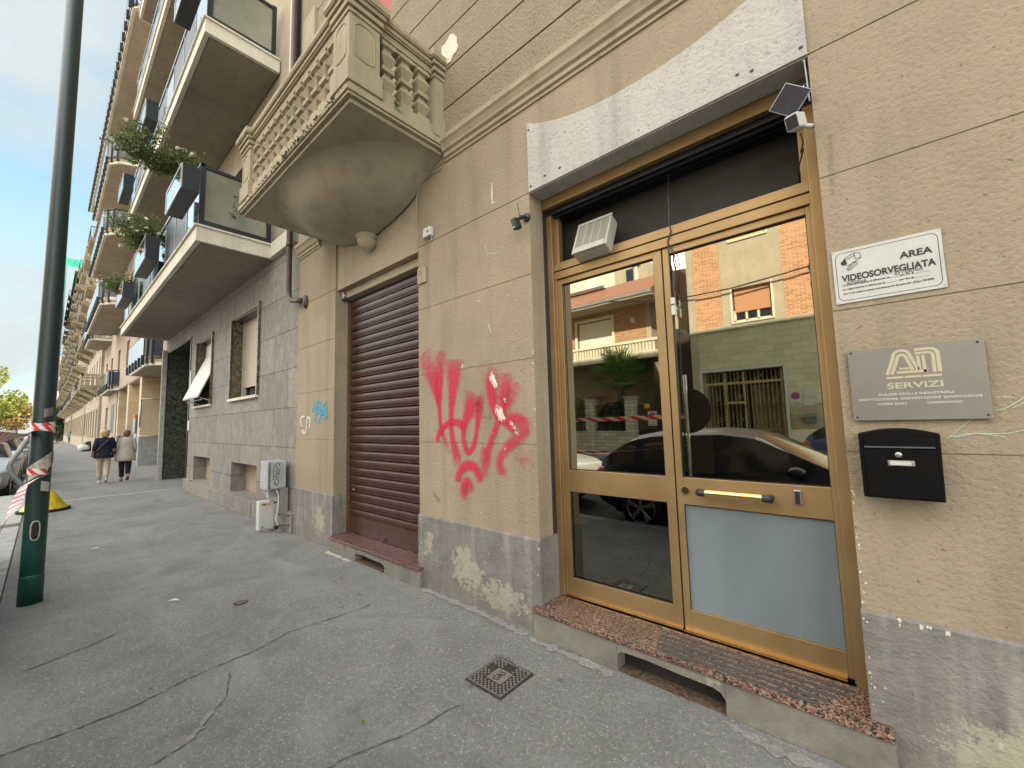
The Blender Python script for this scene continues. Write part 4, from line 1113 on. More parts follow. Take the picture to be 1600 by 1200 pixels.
text('GIARDINAGGIO', .0135, (.175, -.0188, 1.5745), m['whitel'], 'lettering', s, bold=.0003, fit=.10)

# letterbox
s = thing('letterbox', 'black metal letterbox with curved top on the wall right of the door', 'letterbox', (.066, 0, 1.177))
pts = [(-.058, 1.18), (.190, 1.18), (.195, 1.452)] + [(.195 - .253 * k / 12, 1.452 + .022 * math.sin(math.pi * k / 12)) for k in range(1, 12)] + [(-.058, 1.452)]
MB().prism(pts, 'y', -.098, -.001).build('box', m['black'], s, bevel=.004)
MB().box(-.042, .178, -.103, -.098, 1.187, 1.386).build('door', m['black'], s, bevel=.002)
MB().box(-.040, .176, -.106, -.098, 1.40, 1.432).build('slot_flap', m['black'], s, bevel=.002)
MB().box(-.040, .176, -.1085, -.1, 1.393, 1.3995).build('flap_lip', plain('grey_edge', (.10, .11, .13), .3, .3), s)
MB().lathe([(.001, -.110), (.007, -.110), (.012, -.107), (.012, -.103), (.001, -.103)], (.066, 0, 1.365), 20, 'y').build('lock', m['steel'], s, smooth=True)
MB().box(.030, .112, -.1065, -.103, 1.319, 1.341).build('name_frame', m['steel'], s, bevel=.001)
MB().box(.037, .103, -.1072, -.1064, 1.3225, 1.3375).build('name_card', m['signw'], s)

# brown downpipe ending in the pavement wall
dp = thing('drainpipe', 'brown metal drainpipe bending into the wall between the two houses', 'pipe', (-6.5, 0, 3.3))
MB().tube([(-6.60, -.10, 9.5), (-6.60, -.10, 4.4), (-6.585, -.10, 3.62), (-6.56, -.10, 3.52), (-6.48, -.09, 3.46), (-6.30, -.07, 3.42), (-6.22, -.05, 3.40)], .042, 12).build('pipe', m['pipe'], dp, smooth=True)
MB().lathe([(.001, 0), (.07, 0), (.075, -.02), (.06, -.035), (.05, -.05), (.001, -.05)], (-6.17, -.001, 3.385), 16, 'y', sx=.85, sy=1.35).build('outlet_collar', m['pipe'], dp, smooth=True)
MB().tube([(-6.60, -.10, 4.40), (-6.60, -.10, 4.33)], .048, 12).build('joint', m['pipe'], dp, smooth=True)

# meter cabinets
s = thing('meter_cabinet', 'grey plastic cabinet with a black hand-drawn tag above the small white cabinet', 'cabinet', (-6.85, 0, .6))
MB().box(-7.02, -6.71, -.285, -.03, .635, 1.045).build('cabinet', plain('grey_cabinet', (.34, .355, .365), .55, dirt=.3), s, bevel=.010)
MB().box(-6.71, -6.70, -.245, -.04, .65, 1.03).build('door', plain('grey_cabinet_door', (.37, .38, .39), .5, dirt=.3), s, bevel=.004)
MB().box(-6.70, -6.695, -.275, -.255, .645, 1.035).build('door_edge', m['inkg'], s)
q = MB()
def bandx(P, w_, x=-6.6985):
    V = [Vector((a, b_)) for a, b_ in P]; L, Rr = [], []
    for i, p_ in enumerate(V):
        d = (V[min(i + 1, len(V) - 1)] - V[max(i - 1, 0)]).normalized(); n_ = Vector((-d.y, d.x))
        L.append(p_ + n_ * w_ / 2); Rr.append(p_ - n_ * w_ / 2)
    n_ = len(V)
    q.add([(x, a.x, a.y) for a in L] + [(x, a.x, a.y) for a in Rr], [(i, i + 1, n_ + i + 1, n_ + i) for i in range(n_ - 1)])
def cl(cy_, cz_, ry, rz, a0, a1, w_=.008): bandx([(cy_ + ry * math.cos(R(a0 + (a1 - a0) * k / 14)), cz_ + rz * math.sin(R(a0 + (a1 - a0) * k / 14))) for k in range(15)], w_)
cl(-.155, .975, .026, .036, -10, 290); cl(-.150, .895, .022, .028, -60, 300); cl(-.155, .830, .024, .028, 20, 320); cl(-.165, .745, .028, .038, 0, 360)
bandx([(-.205, 1.0), (-.212, .77)], .009); bandx([(-.205, .735), (-.155, .675)], .006); bandx([(-.12, 1.02), (-.085, .98), (-.10, .95)], .004)
q.build('hand_drawn_tag', m['ink'], s)
MB().box(-6.80, -6.70, -.115, -.005, .0, .635).build('cable_duct', plain('duct_grey', (.25, .24, .22), .7, dirt=.4), s)
MB().box(-6.95, -6.83, -.225, -.06, .50, .635).build('junction_box', plain('junction_grey', (.38, .37, .34), .6, dirt=.3), s, bevel=.006)
MB().tube([(-6.74, -.15, .63), (-6.72, -.125, .52), (-6.72, -.13, .35), (-6.72, -.155, .22), (-6.72, -.13, .10), (-6.72, -.10, .03)], .012, 8).build('conduit', m['white'], s, smooth=True)
MB().tube([(-6.9, -.1, .25), (-6.69, -.125, .27), (-6.5, -.03, .26)], .008, 6).tube([(-6.9, -.1, .10), (-6.69, -.125, .11), (-6.5, -.03, .13)], .008, 6).build('wire', m['blackp'], s)
MB().lathe([(.001, 0), (.028, 0), (.028, .05), (.001, .05)], (-6.72, -.16, .09), 12, 'x').build('pipe_end', m['rail_dk'], s)
s = thing('meter_cabinet', 'small white cabinet with an orange sticker low on the wall beside the pilaster', 'cabinet', (-6.95, -.2, .0))
MB().box(-7.03, -6.905, -.325, -.125, .035, .455).build('cabinet', m['white'], s, bevel=.010)
MB().box(-6.905, -6.898, -.305, -.13, .045, .445).build('door', m['white'], s, bevel=.003)
MB().box(-6.898, -6.8965, -.275, -.165, .385, .415).build('sticker', m['orange'], s)
q = MB().box(-6.8965, -6.8955, -.285, -.23, .395, .42).box(-6.898, -6.897, -.29, -.265, .065, .095)
q.build('marking', m['inkg'], s, each=True)
MB().box(-7.0, -6.92, -.28, -.16, 0, .035).build('foot', m['rust'], s)
MB().tube([(-6.95, -.126, .40), (-6.95, -.05, .41), (-6.95, -.005, .42)], .012, 6).build('bracket', m['iron'], s)

# gas cover
s = thing('gas_cover', 'small square cast iron cover marked GAS set in the footway', 'manhole cover', (-1.83, -.57, 0))
cx_, cy_ = -1.83, -.569; a_ = R(0)
MB().box(cx_ - .148, cx_ + .148, cy_ - .152, cy_ + .152, -.01, .006).build('frame', m['iron'], s, bevel=.003)
MB().box(cx_ - .136, cx_ + .136, cy_ - .140, cy_ + .140, .0, .0072).build('lid', m['iron'], s, bevel=.002)
q = MB(); n_ = 17
for i in range(n_):
    for j in range(n_):
        px_ = cx_ - .128 + .256 * (i + .5) / n_; py_ = cy_ - .13 + .26 * (j + .5) / n_
        if (i + j) % 2: continue
        if abs(px_ - cx_) < .062 and abs(py_ - cy_) < .062: continue
        if abs(px_ - cx_) < .045 and py_ > cy_ + .062 : continue
        if px_ < cx_ - .062 and abs(py_ - cy_ - .04) < .03: continue
        q.box(px_ - .0055, px_ + .0055, py_ - .0055, py_ + .0055, .007, .0105)
q.build('studs', m['iron_hi'], s)
q = MB().box(cx_ - .058, cx_ + .058, cy_ - .058, cy_ + .058, .007, .0092)
q.build('name_panel', m['iron_hi'], s)
q = MB()
for e in (.129, ): q.box(cx_ - e - .006, cx_ + e + .006, cy_ - e - .009, cy_ - e - .003, .007, .0095).box(cx_ - e - .006, cx_ + e + .006, cy_ + e + .003, cy_ + e + .009, .007, .0095).box(cx_ - e - .006, cx_ - e, cy_ - e - .003, cy_ + e + .003, .007, .0095).box(cx_ + e, cx_ + e + .006, cy_ - e - .003, cy_ + e + .003, .007, .0095)
q.build('rim', m['iron_hi'], s)
text('GAS', .062, (cx_ + .02, cy_ - .048, .0098), m['ink'], 'lettering', s, rot=(0, 0, R(90)), sx=.8, bold=.001, depth=.0004)
patch(-1.93, -.42, .09, .035, m['asphalt_patch'], .0045, 'patch', seed=8)
# second tiny round cover
q = thing('water_cover', 'tiny round worn iron cover in the footway out in front of the brown shutter step', 'manhole cover', (-4.36, -1.24, 0))
MB().lathe([(.001, 0), (.055, 0), (.055, .003), (.05, .004), (.001, .004)], (-4.36, -1.24, 0), 20).build('lid', m['iron'], q)
b = MB()
for k in range(5): b.box(-4.395, -4.325, -1.27 + k * .014, -1.264 + k * .014, .0042, .006)
b.build('ridges', m['iron_hi'], q)
# litter
def curl(name, label, cx_, cy_, L, w_, ang, mt, cat):
    mb = MB(); n_ = 6; rows = []
    for k in range(n_ + 1):
        t_ = k / n_ - .5
        for sgn in (-1, 1):
            x_ = t_ * L; y_ = sgn * w_ * (.5 - abs(t_) * .8) + .4 * w_ * math.cos(t_ * 3); rows.append((cx_ + x_ * math.cos(ang) - y_ * math.sin(ang), cy_ + x_ * math.sin(ang) + y_ * math.cos(ang), .006 + .012 * (1 - abs(2 * t_)) * (1 if sgn > 0 else .3)))
    mb.add(rows, [(2 * k, 2 * k + 1, 2 * k + 3, 2 * k + 2) for k in range(n_)])
    return tag(mb.build(name, mt, solid=.001), label, cat)
curl('dry_leaf', 'curled pale dry leaf on the asphalt in front of the stone wall', -4.9, -1.62, .10, .03, .8, m['slab_edge'], 'leaf')
curl('paper_scrap', 'tiny white paper scrap on the footway near the green pole', -7.9, -1.95, .09, .04, 1.2, m['signw'], 'litter')
curl('dry_leaf', 'small orange leaf on the asphalt below the brown shutter step', -4.2, -.42, .045, .02, .3, m['leaf_o'], 'leaf')
curl('dry_leaf', 'small yellow leaf lying lowest in front on the footway', -2.12, -1.30, .03, .015, 2., m['leaf_y'], 'leaf')
# ================================================================ stone-clad building with big balconies
B = thing('apartment_building', 'apartment block with grey stone ground floor and wide grey balcony slabs', 'building', (-12, 0, 0))
XB0, XB1, YB = -17.2, -6.45, .03
hs = [(-9.93, -8.26, 2.16, 3.80), (-12.93, -11.4, 2.14, 3.75), (-12.86, -11.33, .30, .89), (-9.72, -8.22, .30, .88), (-16.9, -13.62, -.05, 4.02)]
holes(MB(), XB0, XB1, 0, 4.45, YB, .34, hs).build('wall', m['stone'], B)
MB().box(XB0, XB1, 1.6, 12, 0, 22.5).box(XB0, -16.9, YB + .34, 1.6, 0, 4.4).box(XB0, XB1, .5, 1.6, 4.5, 4.6).box(-13.62, XB1, .4, 1.6, 0, 4.4).build('core', m['stucco_c'], B)
# projecting stone plinth below
q = MB().box(-13.55, -12.86, -.04, YB, 0, .29).box(-12.86, -8.22, -.05, YB, 0, .27).box(-8.22, XB1 - .02, -.04, YB, 0, .29)
q.build('stone_plinth', m['stone'], B, bevel=.008)
for k, (a, b_, c_, d_) in enumerate(hs[:2]):
    f = MB().box(a - .03, a, YB - .03, YB + .25, c_ - .02, d_).box(b_, b_ + .045, YB - .045, YB + .25, c_ - .02, d_ + .05).box(a, b_, YB + .02, YB + .26, d_ - .02, d_ + .02)
    wf_ = f.build('window_frame', m['marble_b'], B)
    MB().box(a + .001, a + .004, YB + .01, YB + .3, c_, d_ - .02).build('window_reveal', m['marble_b'], wf_)
    MB().box(a - .03, b_ + .04, YB - .06, YB + .26, c_ - .07, c_ - .02).build('window_sill', m['slab_edge'], wf_, bevel=.004)
    MB().box(a, b_, YB + .30, YB + .33, c_, d_).build('window_pane', m['glass_dk'], wf_)
    if k == 0:
        MB().box(a + .04, b_, YB + .22, YB + .25, c_ + .22, d_).build('roller_blind', m['blind'], wf_)
        MB().box(a + .0, a + .05, YB + .19, YB + .27, c_, d_).build('blind_guide', m['cream_p'], wf_)
    else:
        q = MB()
        q.add([(a + .06, YB + .2, 3.72), (b_ - .02, YB + .2, 3.72), (b_ - .02, YB + .18, 3.35), (a + .06, YB + .18, 3.35), (b_ - .02, YB - .24, 2.30), (a + .06, YB - .24, 2.30)], [(0, 1, 2, 3), (3, 2, 4, 5)])
        q.build('roller_blind', m['blind_w'], wf_, solid=.02)
        q = MB()
        for xx in (a + .06, b_ - .02): q.tube([(xx, YB + .17, 3.35), (xx, YB - .25, 2.28), (xx, YB + .1, 2.16)], .016, 6)
        q.tube([(a + .06, YB - .25, 2.28), (b_ - .02, YB - .25, 2.28)], .02, 6).tube([(a + .06, YB - .18, 2.22), (b_ - .02, YB - .18, 2.22)], .01, 6)
        q.build('blind_stay', m['white'], wf_)
for a, b_, c_, d_ in hs[2:4]:
    MB().box(a, b_, YB + .26, YB + .3, c_, d_).build('cellar_panel', m['stucco_rec'], B)
# entrance recess clad in dark marble
q = MB().box(-16.9, -16.86, YB + .02, 1.6, 0.02, 4.02).box(-16.86, -13.66, 1.5, 1.55, .02, 4.02).box(-16.86, -13.62, YB + .02, 1.5, 4.0, 4.02)
q.build('entrance_lining', m['marble'], B)
MB().box(-16.98, -16.9, YB - .12, YB + .1, 0, 4.1).build('entrance_jamb', m['kerb'], B, bevel=.01)
MB().box(-13.62, -13.56, YB - .02, YB + .3, 0, 4.05).build('entrance_jamb', m['rail_dk'], B)
MB().box(-13.52, -13.38, YB - .03, YB - .001, 1.52, 1.78).build('bell_panel', m['white'], B, bevel=.004)
MB().box(-13.55, -13.45, YB - .02, YB - .001, 2.55, 3.1).build('notice', m['signw'], B)
# string course at first floor
MB().box(XB0, -6.62, -.05, YB + .3, 4.46, 4.71).build('string_course', m['slab_edge'], B)
# upper wall with french windows
for fl in range(5):
    z0 = 4.72 + fl * 3.5
    hh = [(-16.3, -14.7, z0, z0 + 2.4), (-13.4, -11.8, z0, z0 + 2.4), (-10.6, -9.0, z0, z0 + 2.4)]
    holes(MB(), XB0, XB1, z0, z0 + 3.5, YB + .02, .3, hh).build('upper_wall', m['stucco_rec'], B)
    if fl < 3:
        for h_ in hh: MB().box(h_[0], h_[1], YB + .2, YB + .25, h_[2], h_[3]).build('french_window', m['blind'] if fl % 2 else m['glass_dk'], B)
def balcB(z, near, far, yo, th, first):
    s = MB().box(far, near, yo, YB, z, z + th - .03).box(far - .03, near + .03, yo - .03, YB, z + th - .03, z + th)
    o = s.build('balcony', m['slab_edge'], B)
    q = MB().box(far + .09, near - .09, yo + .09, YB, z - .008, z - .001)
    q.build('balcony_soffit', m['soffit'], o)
    q = MB().box(far + .07, near - .07, yo + .07, yo + .082, z - .005, z - .001).box(near - .082, near - .07, yo + .082, YB, z - .005, z - .001); q.build('drip_groove', m['crack'], o)
    zt, zb = z + th + 1.0, z + th + .06
    # side end: framed frosted glass
    q = MB()
    for yy in (yo + .03, -.10): q.box(near - .09, near - .03, yy, yy + .07, z + th, zt + .02)
    q.box(near - .088, near - .032, yo + .10, -.10, zt - .05, zt).box(near - .088, near - .032, yo + .10, -.10, zb - .03, zb + .04)
    q.build('end_frame', m['rail_dk'], o)
    MB().box(near - .065, near - .055, yo + .10, -.10, zb + .04, zt - .05).build('frosted_glass', m['frost'], o)
    # front : alternating clear and ribbed panels
    x = near - .10; k = 0
    while x > far + .3:
        L = .85 if k % 3 == 0 else .95
        x2 = max(x - L, far + .05)
        if k % 3 == 0: MB().box(x2 + .012, x - .012, yo + .045, yo + .055, zb - .02, zt - .02).build('glass_panel', m['glass_b'], o)
        else: MB().box(x2 + .004, x - .004, yo + .045, yo + .06, zb - .02, zt - .02).build('ribbed_panel', m['ribbed'], o)
        MB().box(x2 - .012, x2 + .012, yo + .035, yo + .07, z + th, zt).build('rail_post', m['rail_lt'], o)
        x = x2; k += 1
    MB().box(far, near - .03, yo + .025, yo + .085, zt - .02, zt + .02).build('handrail', m['rail_lt'], o)
    return o
for z in (4.45, 7.95, 11.5, 15.0): balcB(z, -7.60, -17.05, -1.08, .26, z < 5)
# dividing screen on the second-floor balcony end, white mullion and dark pipe at the party wall
MB().box(-6.98, -6.84, -.03, .04, 4.75, 15).build('wall_strip', m['slab_edge'], B)
MB().box(-6.80, -6.70, -.05, .03, 4.75, 15).build('joint_cover', m['rail_dk'], B)

# hanging planter boxes with flowering shrubs
pn = 0
def planter(x0, x1, z0, z1, label, y0=-1.33, y1=-1.11, open_=False):
    o = thing('planter_box', label, 'planter', ((x0 + x1) / 2, y0, z0), 'planter boxes hooked on the balcony railings')
    MB().box(x0, x1, y0 + .012, y1, z0, z0 + .03).box(x0, x0 + .012, y0 + .012, y1, z0 + .03, z1).box(x1 - .012, x1, y0 + .012, y1, z0 + .03, z1).build('box_frame', m['planter'], o)
    MB().box(x0, x1, y0, y0 + .01, z0, z1).build('front_glass', m['glass_b'], o)
    MB().box(x0, x1, y0 - .006, y0, z0, z0 + .035).box(x0, x1, y0 - .006, y0, z1 - .03, z1).box(x0, x0 + .03, y0 - .006, y0, z0 + .035, z1 - .03).box(x1 - .03, x1, y0 - .006, y0, z0 + .035, z1 - .03).build('box_edge', m['rail_lt'], o)
    return o
planter(-8.5, -7.32, 5.08, 5.46, 'dark planter box nearest the stone balcony on the first-floor railing')
planter(-12.1, -10.6, 4.96, 5.44, 'dark planter box holding a terracotta pot under the white roses')
planter(-15.6, -14.2, 4.98, 5.40, 'farthest dark planter box on the first-floor railing')
planter(-8.6, -7.75, 8.62, 9.0, 'dark planter box at the top edge on the second-floor railing')
planter(-12.9, -11.7, 8.55, 9.0, 'dark planter box on the second-floor railing above the rose shrub')
planter(-16.8, -15.6, 8.5, 8.95, 'farthest dark planter box on the second-floor railing')
for (px_, lab) in ((-11.2, 'terracotta pot in the planter box under the white roses'), (-14.7, 'terracotta pot in the farthest first-floor planter box')):
    q = MB().lathe([(.001, 5.02), (.09, 5.02), (.125, 5.26), (.14, 5.26), (.14, 5.32), (.11, 5.32), (.001, 5.30)], (px_, -1.22, 0), 16)
    tag(q.build('flower_pot', m['terra'], smooth=True), lab, 'flower pot')
def shrub(label, c, r, n, seed, flowers=14, mt='leaf_g', size=.055, stems=16, drop=0.):
    o = thing('flowering_shrub', label, 'plant', (c[0], c[1], c[2]))
    rg = random.Random(seed); st_ = MB(); lf = MB(); fl = MB()
    for k in range(stems):
        a = rg.uniform(0, 6.28); e = Vector((c[0] + r[0] * math.cos(a) * rg.uniform(.5, 1.1), c[1] + r[1] * math.sin(a) * rg.uniform(.5, 1.1), c[2] + r[2] * rg.uniform(.2, 1.1) - drop * rg.random()))
        s0 = Vector((c[0] + rg.uniform(-.3, .3) * r[0], c[1], c[2] - .1)); mid = (s0 + e) / 2 + Vector((0, 0, r[2] * .35))
        P = [s0.lerp(mid, t_ / 6).lerp(mid.lerp(e, t_ / 6), t_ / 6) for t_ in range(7)]
        st_.tube(P, .006, 4)
        for p_ in P[1:]: leaves(lf, p_, (.16, .13, .12), n // stems // 5, size, rg)
        for _ in range(int(flowers / stems + rg.random())):
            p_ = P[rg.randint(3, 6)] + Vector((rg.uniform(-.12, .12), rg.uniform(-.12, .05), rg.uniform(-.1, .12)))
            leaves(fl, p_, (.028, .028, .022), 16, .05, rg)
    st_.build('stems', m['bark'], o); lf.build('foliage', m[mt], o)
    if fl.v: fl.build('flowers', m['flower'], o)['kind'] = 'stuff'
    return o
shrub('straggly green rose shrub with white flowers reaching out over the first planter box', (-8.55, -1.42, 6.0), (.55, .62, .24), 2600, 1, 40, stems=28)
shrub('bushy yellow-green rose shrub with white flowers above the terracotta pot', (-11.3, -1.38, 5.62), (.7, .48, .30), 2300, 2, 16, stems=24, drop=.15)
shrub('small yellow-green shrub in the farthest first-floor planter box', (-15.3, -1.32, 5.42), (.8, .4, .5), 1200, 3, 3, stems=14, drop=.2)
shrub('dark green plant in the middle second-floor planter box', (-12.9, -1.3, 8.75), (.45, .3, .4), 600, 4, 1, mt='leaf_dk', stems=10, drop=.6)
shrub('dark green potted plant behind the glass at the balcony end', (-7.9, -.45, 4.95), (.25, .3, .3), 500, 5, 0, mt='leaf_dk', stems=10)

# ================================================================ rose building with portico
Cb = thing('apartment_building', 'pink rendered block with travertine portico and long balconies beyond the stone building', 'building', (-30, .3, 0))
YC = .30
wz = [4.05, 7.9, 11.55, 15.2, 18.9]
wins = []
for x0 in (-19.9, -26.4, -30.6, -34.6, -38.6, -42.0):
    for z0 in wz[:4]: wins.append((x0, x0 + 1.15, z0 + .9, z0 + 2.4))
holes(MB(), -44, -17.2, 4.02, 22, YC, .25, wins).build('wall', m['stucco_c'], Cb)
for a, b_, c_, d_ in wins:
    f = MB().box(a, b_, YC + .16, YC + .2, c_, d_).build('window', m['blind_br'] if (int(a * 7) + int(c_)) % 3 else m['glass_dk'], Cb)
    MB().box(a - .06, b_ + .06, YC - .06, YC, c_ - .06, c_).build('window_sill', m['slab_edge'], f)
MB().box(-44, -17.2, 1.8, 12, 0, 22).box(-17.6, -17.2, YC, 1.8, 0, 4.02).build('core', m['stucco_c'], Cb)
MB().box(-44, -17.25, YC + .02, 3.2, 3.98, 4.02).build('portico_ceiling', m['soffit_w'], Cb)
def trav_pillar(x0, x1, y0=.33, y1=1.0):
    p_ = MB().box(x0, x1, y0, y1, 1.28, 3.98).build('pillar', m['trav'], Cb, bevel=.01)
    MB().box(x0 - .01, x1 + .01, y0 - .01, y1 + .01, 0, 1.28).build('pillar_base', m['stucco_d'] if x0 > 0 else m['grey_base'], p_)
m['grey_base'] = plain('grey_pillar_base', (.26, .275, .27), .7)
for x0 in (-25.3, -29.6, -33.95): trav_pillar(x0, x0 + .62)
MB().box(-29.0, -25.3, 1.0, 1.05, 0, 3.98).build('portico_wall', m['trav'], Cb)
holes(MB(), -44, -33.95, 0, 4.02, YC, .2, [(-36.6, -35.0, 1.5, 3.2), (-40.5, -39.0, 1.5, 3.2)]).build('ground_wall', m['stucco_c'], Cb)
MB().box(-36.6, -35.0, YC + .1, YC + .15, 1.5, 3.2).box(-40.5, -39.0, YC + .1, YC + .15, 1.5, 3.2).build('grille_window', m['tint'], Cb)
q = MB()
for k in range(9): q.box(-36.6 + k * .2 - .02, -36.6 + k * .2 + .02, YC - .03, YC + .02, 1.45, 3.25)
q.build('window_bars', m['rail_lt'], Cb)
MB().tube([(-24.4, .30, 2.95), (-24.4, 1.3, 2.95)], .035, 8).tube([(-24.4, .30, 2.95), (-24.4, .30, 1.7)], .03, 8).tube([(-24.5, .3, 1.3), (-24.5, 1.2, 1.3)], .03, 8).build('handrail_pipe', m['rail_lt'], Cb, smooth=True)
def balcC(x0, x1, yo, z, ch=.6, tall=1.05):
    pts = [(x0, YC), (x0, yo), (x1, yo), (x1 + ch * .9, yo + ch * .6), (x1 + ch * 1.4, YC)]
    o = MB().prism(pts, 'z', z, z + .14).build('balcony', m['slab_edge'], Cb)
    pts2 = [(x0 - .03, YC), (x0 - .03, yo - .04), (x1 + .02, yo - .04), (x1 + ch * .93, yo + ch * .57), (x1 + ch * 1.45, YC)]
    MB().prism(pts2, 'z', z + .14, z + .22).build('slab_edge', m['cast'], o)
    MB().prism([(a + (.08 if a < x0 + .1 else -.08), b_ + (.1 if b_ < 0 else 0)) for a, b_ in pts], 'z', z - .01, z - .001).build('balcony_soffit', m['soffit_w'], o)
    zb, zt = z + .36, z + .22 + tall
    MB().box(x0, x1, yo - .07, yo - .05, zb, zt).build('glass_panel', m['glass_b'], o)
    e0, e1 = Vector((x1, yo - .05, 0)), Vector((x1 + ch * .95, yo + ch * .5, 0)); e2 = Vector((x1 + ch * 1.4, YC - .02, 0))
    for p0, p1 in ((e0, e1), (e1, e2)):
        MB().prism([(p0.x, p0.y), (p1.x, p1.y), (p1.x - .01, p1.y + .012), (p0.x - .01, p0.y + .012)], 'z', zb, zt - .08).build('tinted_panel', m['tint'], o)
        MB().tube([(p0.x, p0.y, zt), (p1.x, p1.y, zt)], .03, 6).build('handrail', m['rail_dk'], o)
    MB().tube([(x0, yo - .05, zt), (x1, yo - .05, zt)], .03, 6).build('handrail', m['rail_dk'], o)
    q = MB(); n_ = max(2, int((x1 - x0) / .7))
    for k in range(n_ + 1):
        xx = x0 + (x1 - x0) * k / n_
        q.box(xx - .05, xx + .05, yo - .13, yo - .03, z + .02, z + .38).box(xx - .015, xx + .015, yo - .05, yo - .035, zb, zt)
    for p_ in (e0.lerp(e1, .35), e0.lerp(e1, .9)): q.box(p_.x - .05, p_.x + .05, p_.y - .03, p_.y + .03, z + .08, zt)
    q.build('rail_bracket', m['rail_dk'], o, each=True)
    return o
for z in (7.72, 11.25, 14.95): balcC(-36.3, -27.9, -1.0, z)
balcC(-43.2, -20.6, -1.0, 18.1, .2)
balcC(-24.4, -20.2, -.12, 3.96, .35, .95)
balcC(-39.2, -33.6, -.12, 3.96, .3, .95)
balcC(-43.6, -39.2, -.8, 7.72, .3)
MB().box(-44, -17.2, -.3, 1, 21.9, 22.2).build('eaves', m['slab_edge'], Cb)
s = thing('vending_machine', 'grey pay machine with a red top standing in the portico', 'machine', (-27.2, .7, 0))
MB().box(-27.6, -26.8, .45, .98, 0, 1.45).build('body', plain('machine_grey', (.25, .30, .30), .5), s, bevel=.02)
MB().box(-27.6, -26.8, .40, .98, 1.45, 2.2).build('screen_unit', plain('machine_dark', (.10, .12, .13), .3), s, bevel=.02)
MB().box(-27.6, -26.8, .38, .98, 2.2, 2.32).build('red_top', m['red_s'], s, bevel=.02)

# ================================================================ older houses further along
def oldhouse(name, label, x0, x1, yw, H, wall, floors, fh, g0, nb, bal='stone', seed=1):
    o = thing(name, label, 'building', ((x0 + x1) / 2, yw, 0)); rg = random.Random(seed)
    L = x1 - x0; hh = []; n_ = int(L / 2.6)
    for k in range(n_):
        cx_ = x0 + L * (k + .5) / n_
        hh.append((cx_ - .55, cx_ + .55, 1.25, 3.3))
        for f in range(floors): hh.append((cx_ - .5, cx_ + .5, g0 + f * fh + .2, g0 + f * fh + 2.5))
    holes(MB(), x0, x1, 0, H, yw, .3, hh).build('wall', wall, o)
    MB().box(x0, x1, 1.9, 12, 0, H).box(x0, x0 + .05, yw, 1.9, 0, H).box(x1 - .05, x1, yw, 1.9, 0, H).build('core', wall, o)
    for h_ in hh:
        w_ = MB().box(h_[0], h_[1], yw + .18, yw + .22, h_[2], h_[3]).build('window', m['blind_br'] if rg.random() < .6 else m['glass_dk'], o)
        if h_[2] < 2: MB().box(h_[0] - .1, h_[0], yw - .03, yw, 1.2, 3.4).box(h_[1], h_[1] + .1, yw - .03, yw, 1.2, 3.4).box(h_[0] - .15, h_[1] + .15, yw - .09, yw, 1.12, 1.22).build('window_surround', m['cast'], w_)
    MB().box(x0, x1, yw - .04, yw, 0, 1.0).box(x0, x1, yw - .12, yw, g0 - .25, g0 - .05).box(x0, x1, yw - .55, yw + .1, H - .3, H).build('cornice', m['cast'], o, each=True)
    for f in range(floors):
        for k in range(nb):
            cx_ = x0 + L * (k + .5 + rg.uniform(-.12, .12)) / nb; hw = min(L / nb * .38, rg.choice([1.3, 1.8])); z = g0 + f * fh; yo = yw - 1.0
            s_ = MB().box(cx_ - hw, cx_ + hw, yo, yw, z, z + .16).box(cx_ - hw - .04, cx_ + hw + .04, yo - .04, yw, z + .16, z + .22).build('balcony', m['cast'], o)
            q = MB()
            for xx in (cx_ - hw + .15, cx_ + hw - .15):
                pr = [(yw, z), (yo + .12, z), (yo + .1, z - .10), (yo + .3, z - .14), (yw - .35, z - .38), (yw, z - .60)]
                q.prism(pr, 'x', xx - .09, xx + .09)
            q.build('console', m['cast'], s_, each=True)
            kind = bal if f or bal != 'stone' else 'stone'
            if kind == 'stone' and (k + f) % 2 == 0:
                q = MB().box(cx_ - hw, cx_ + hw, yo, yo + .14, z + .95, z + 1.1).box(cx_ + hw - .14, cx_ + hw, yo, yw, z + .95, z + 1.1).box(cx_ - hw, cx_ - hw + .14, yo, yw, z + .95, z + 1.1)
                for xx in [cx_ - hw + .1 + i * (2 * hw - .2) / 6 for i in range(7)]: q.box(xx - .07, xx + .07, yo + .02, yo + .12, z + .22, z + .95)
                for yy in (yo + .3, yo + .55, yo + .8): q.box(cx_ + hw - .13, cx_ + hw - .02, yy, yy + .12, z + .22, z + .95)
                q.build('balustrade', m['cast'], s_)
            else:
                q = MB().box(cx_ - hw, cx_ + hw, yo, yo + .04, z + 1.05, z + 1.1).box(cx_ + hw - .04, cx_ + hw, yo, yw, z + 1.05, z + 1.1)
                for i in range(12): xx = cx_ - hw + i * 2 * hw / 11; q.box(xx - .012, xx + .012, yo, yo + .03, z + .22, z + 1.05)
                for i in range(6): yy = yo + i * (yw - yo) / 6; q.box(cx_ + hw - .035, cx_ + hw - .01, yy, yy + .025, z + .22, z + 1.05)
                q.build('railing', m['rail_dk'], s_)
    return o
oldhouse('apartment_building', 'older cream house with scrolled stone balconies past the pink block', -60, -44.05, .15, 19.5, m['stucco_d'], 4, 3.9, 4.9, 3, 'stone', 2)
oldhouse('apartment_building', 'ochre house with many small orange-edged balconies far down the street', -88, -60.05, .1, 21, m['stucco_e'], 5, 3.4, 4.7, 5, 'iron', 3)
e = oldhouse('apartment_building', 'farthest ochre block with green netting hung round its top floors', -118, -88.05, -.05, 26, m['stucco_e'], 6, 3.5, 4.6, 5, 'iron', 5)
q = MB().box(-118, -88.3, -1.6, -1.55, 18, 27.5).box(-88.35, -88.3, -1.55, .5, 26.3, 27.5)
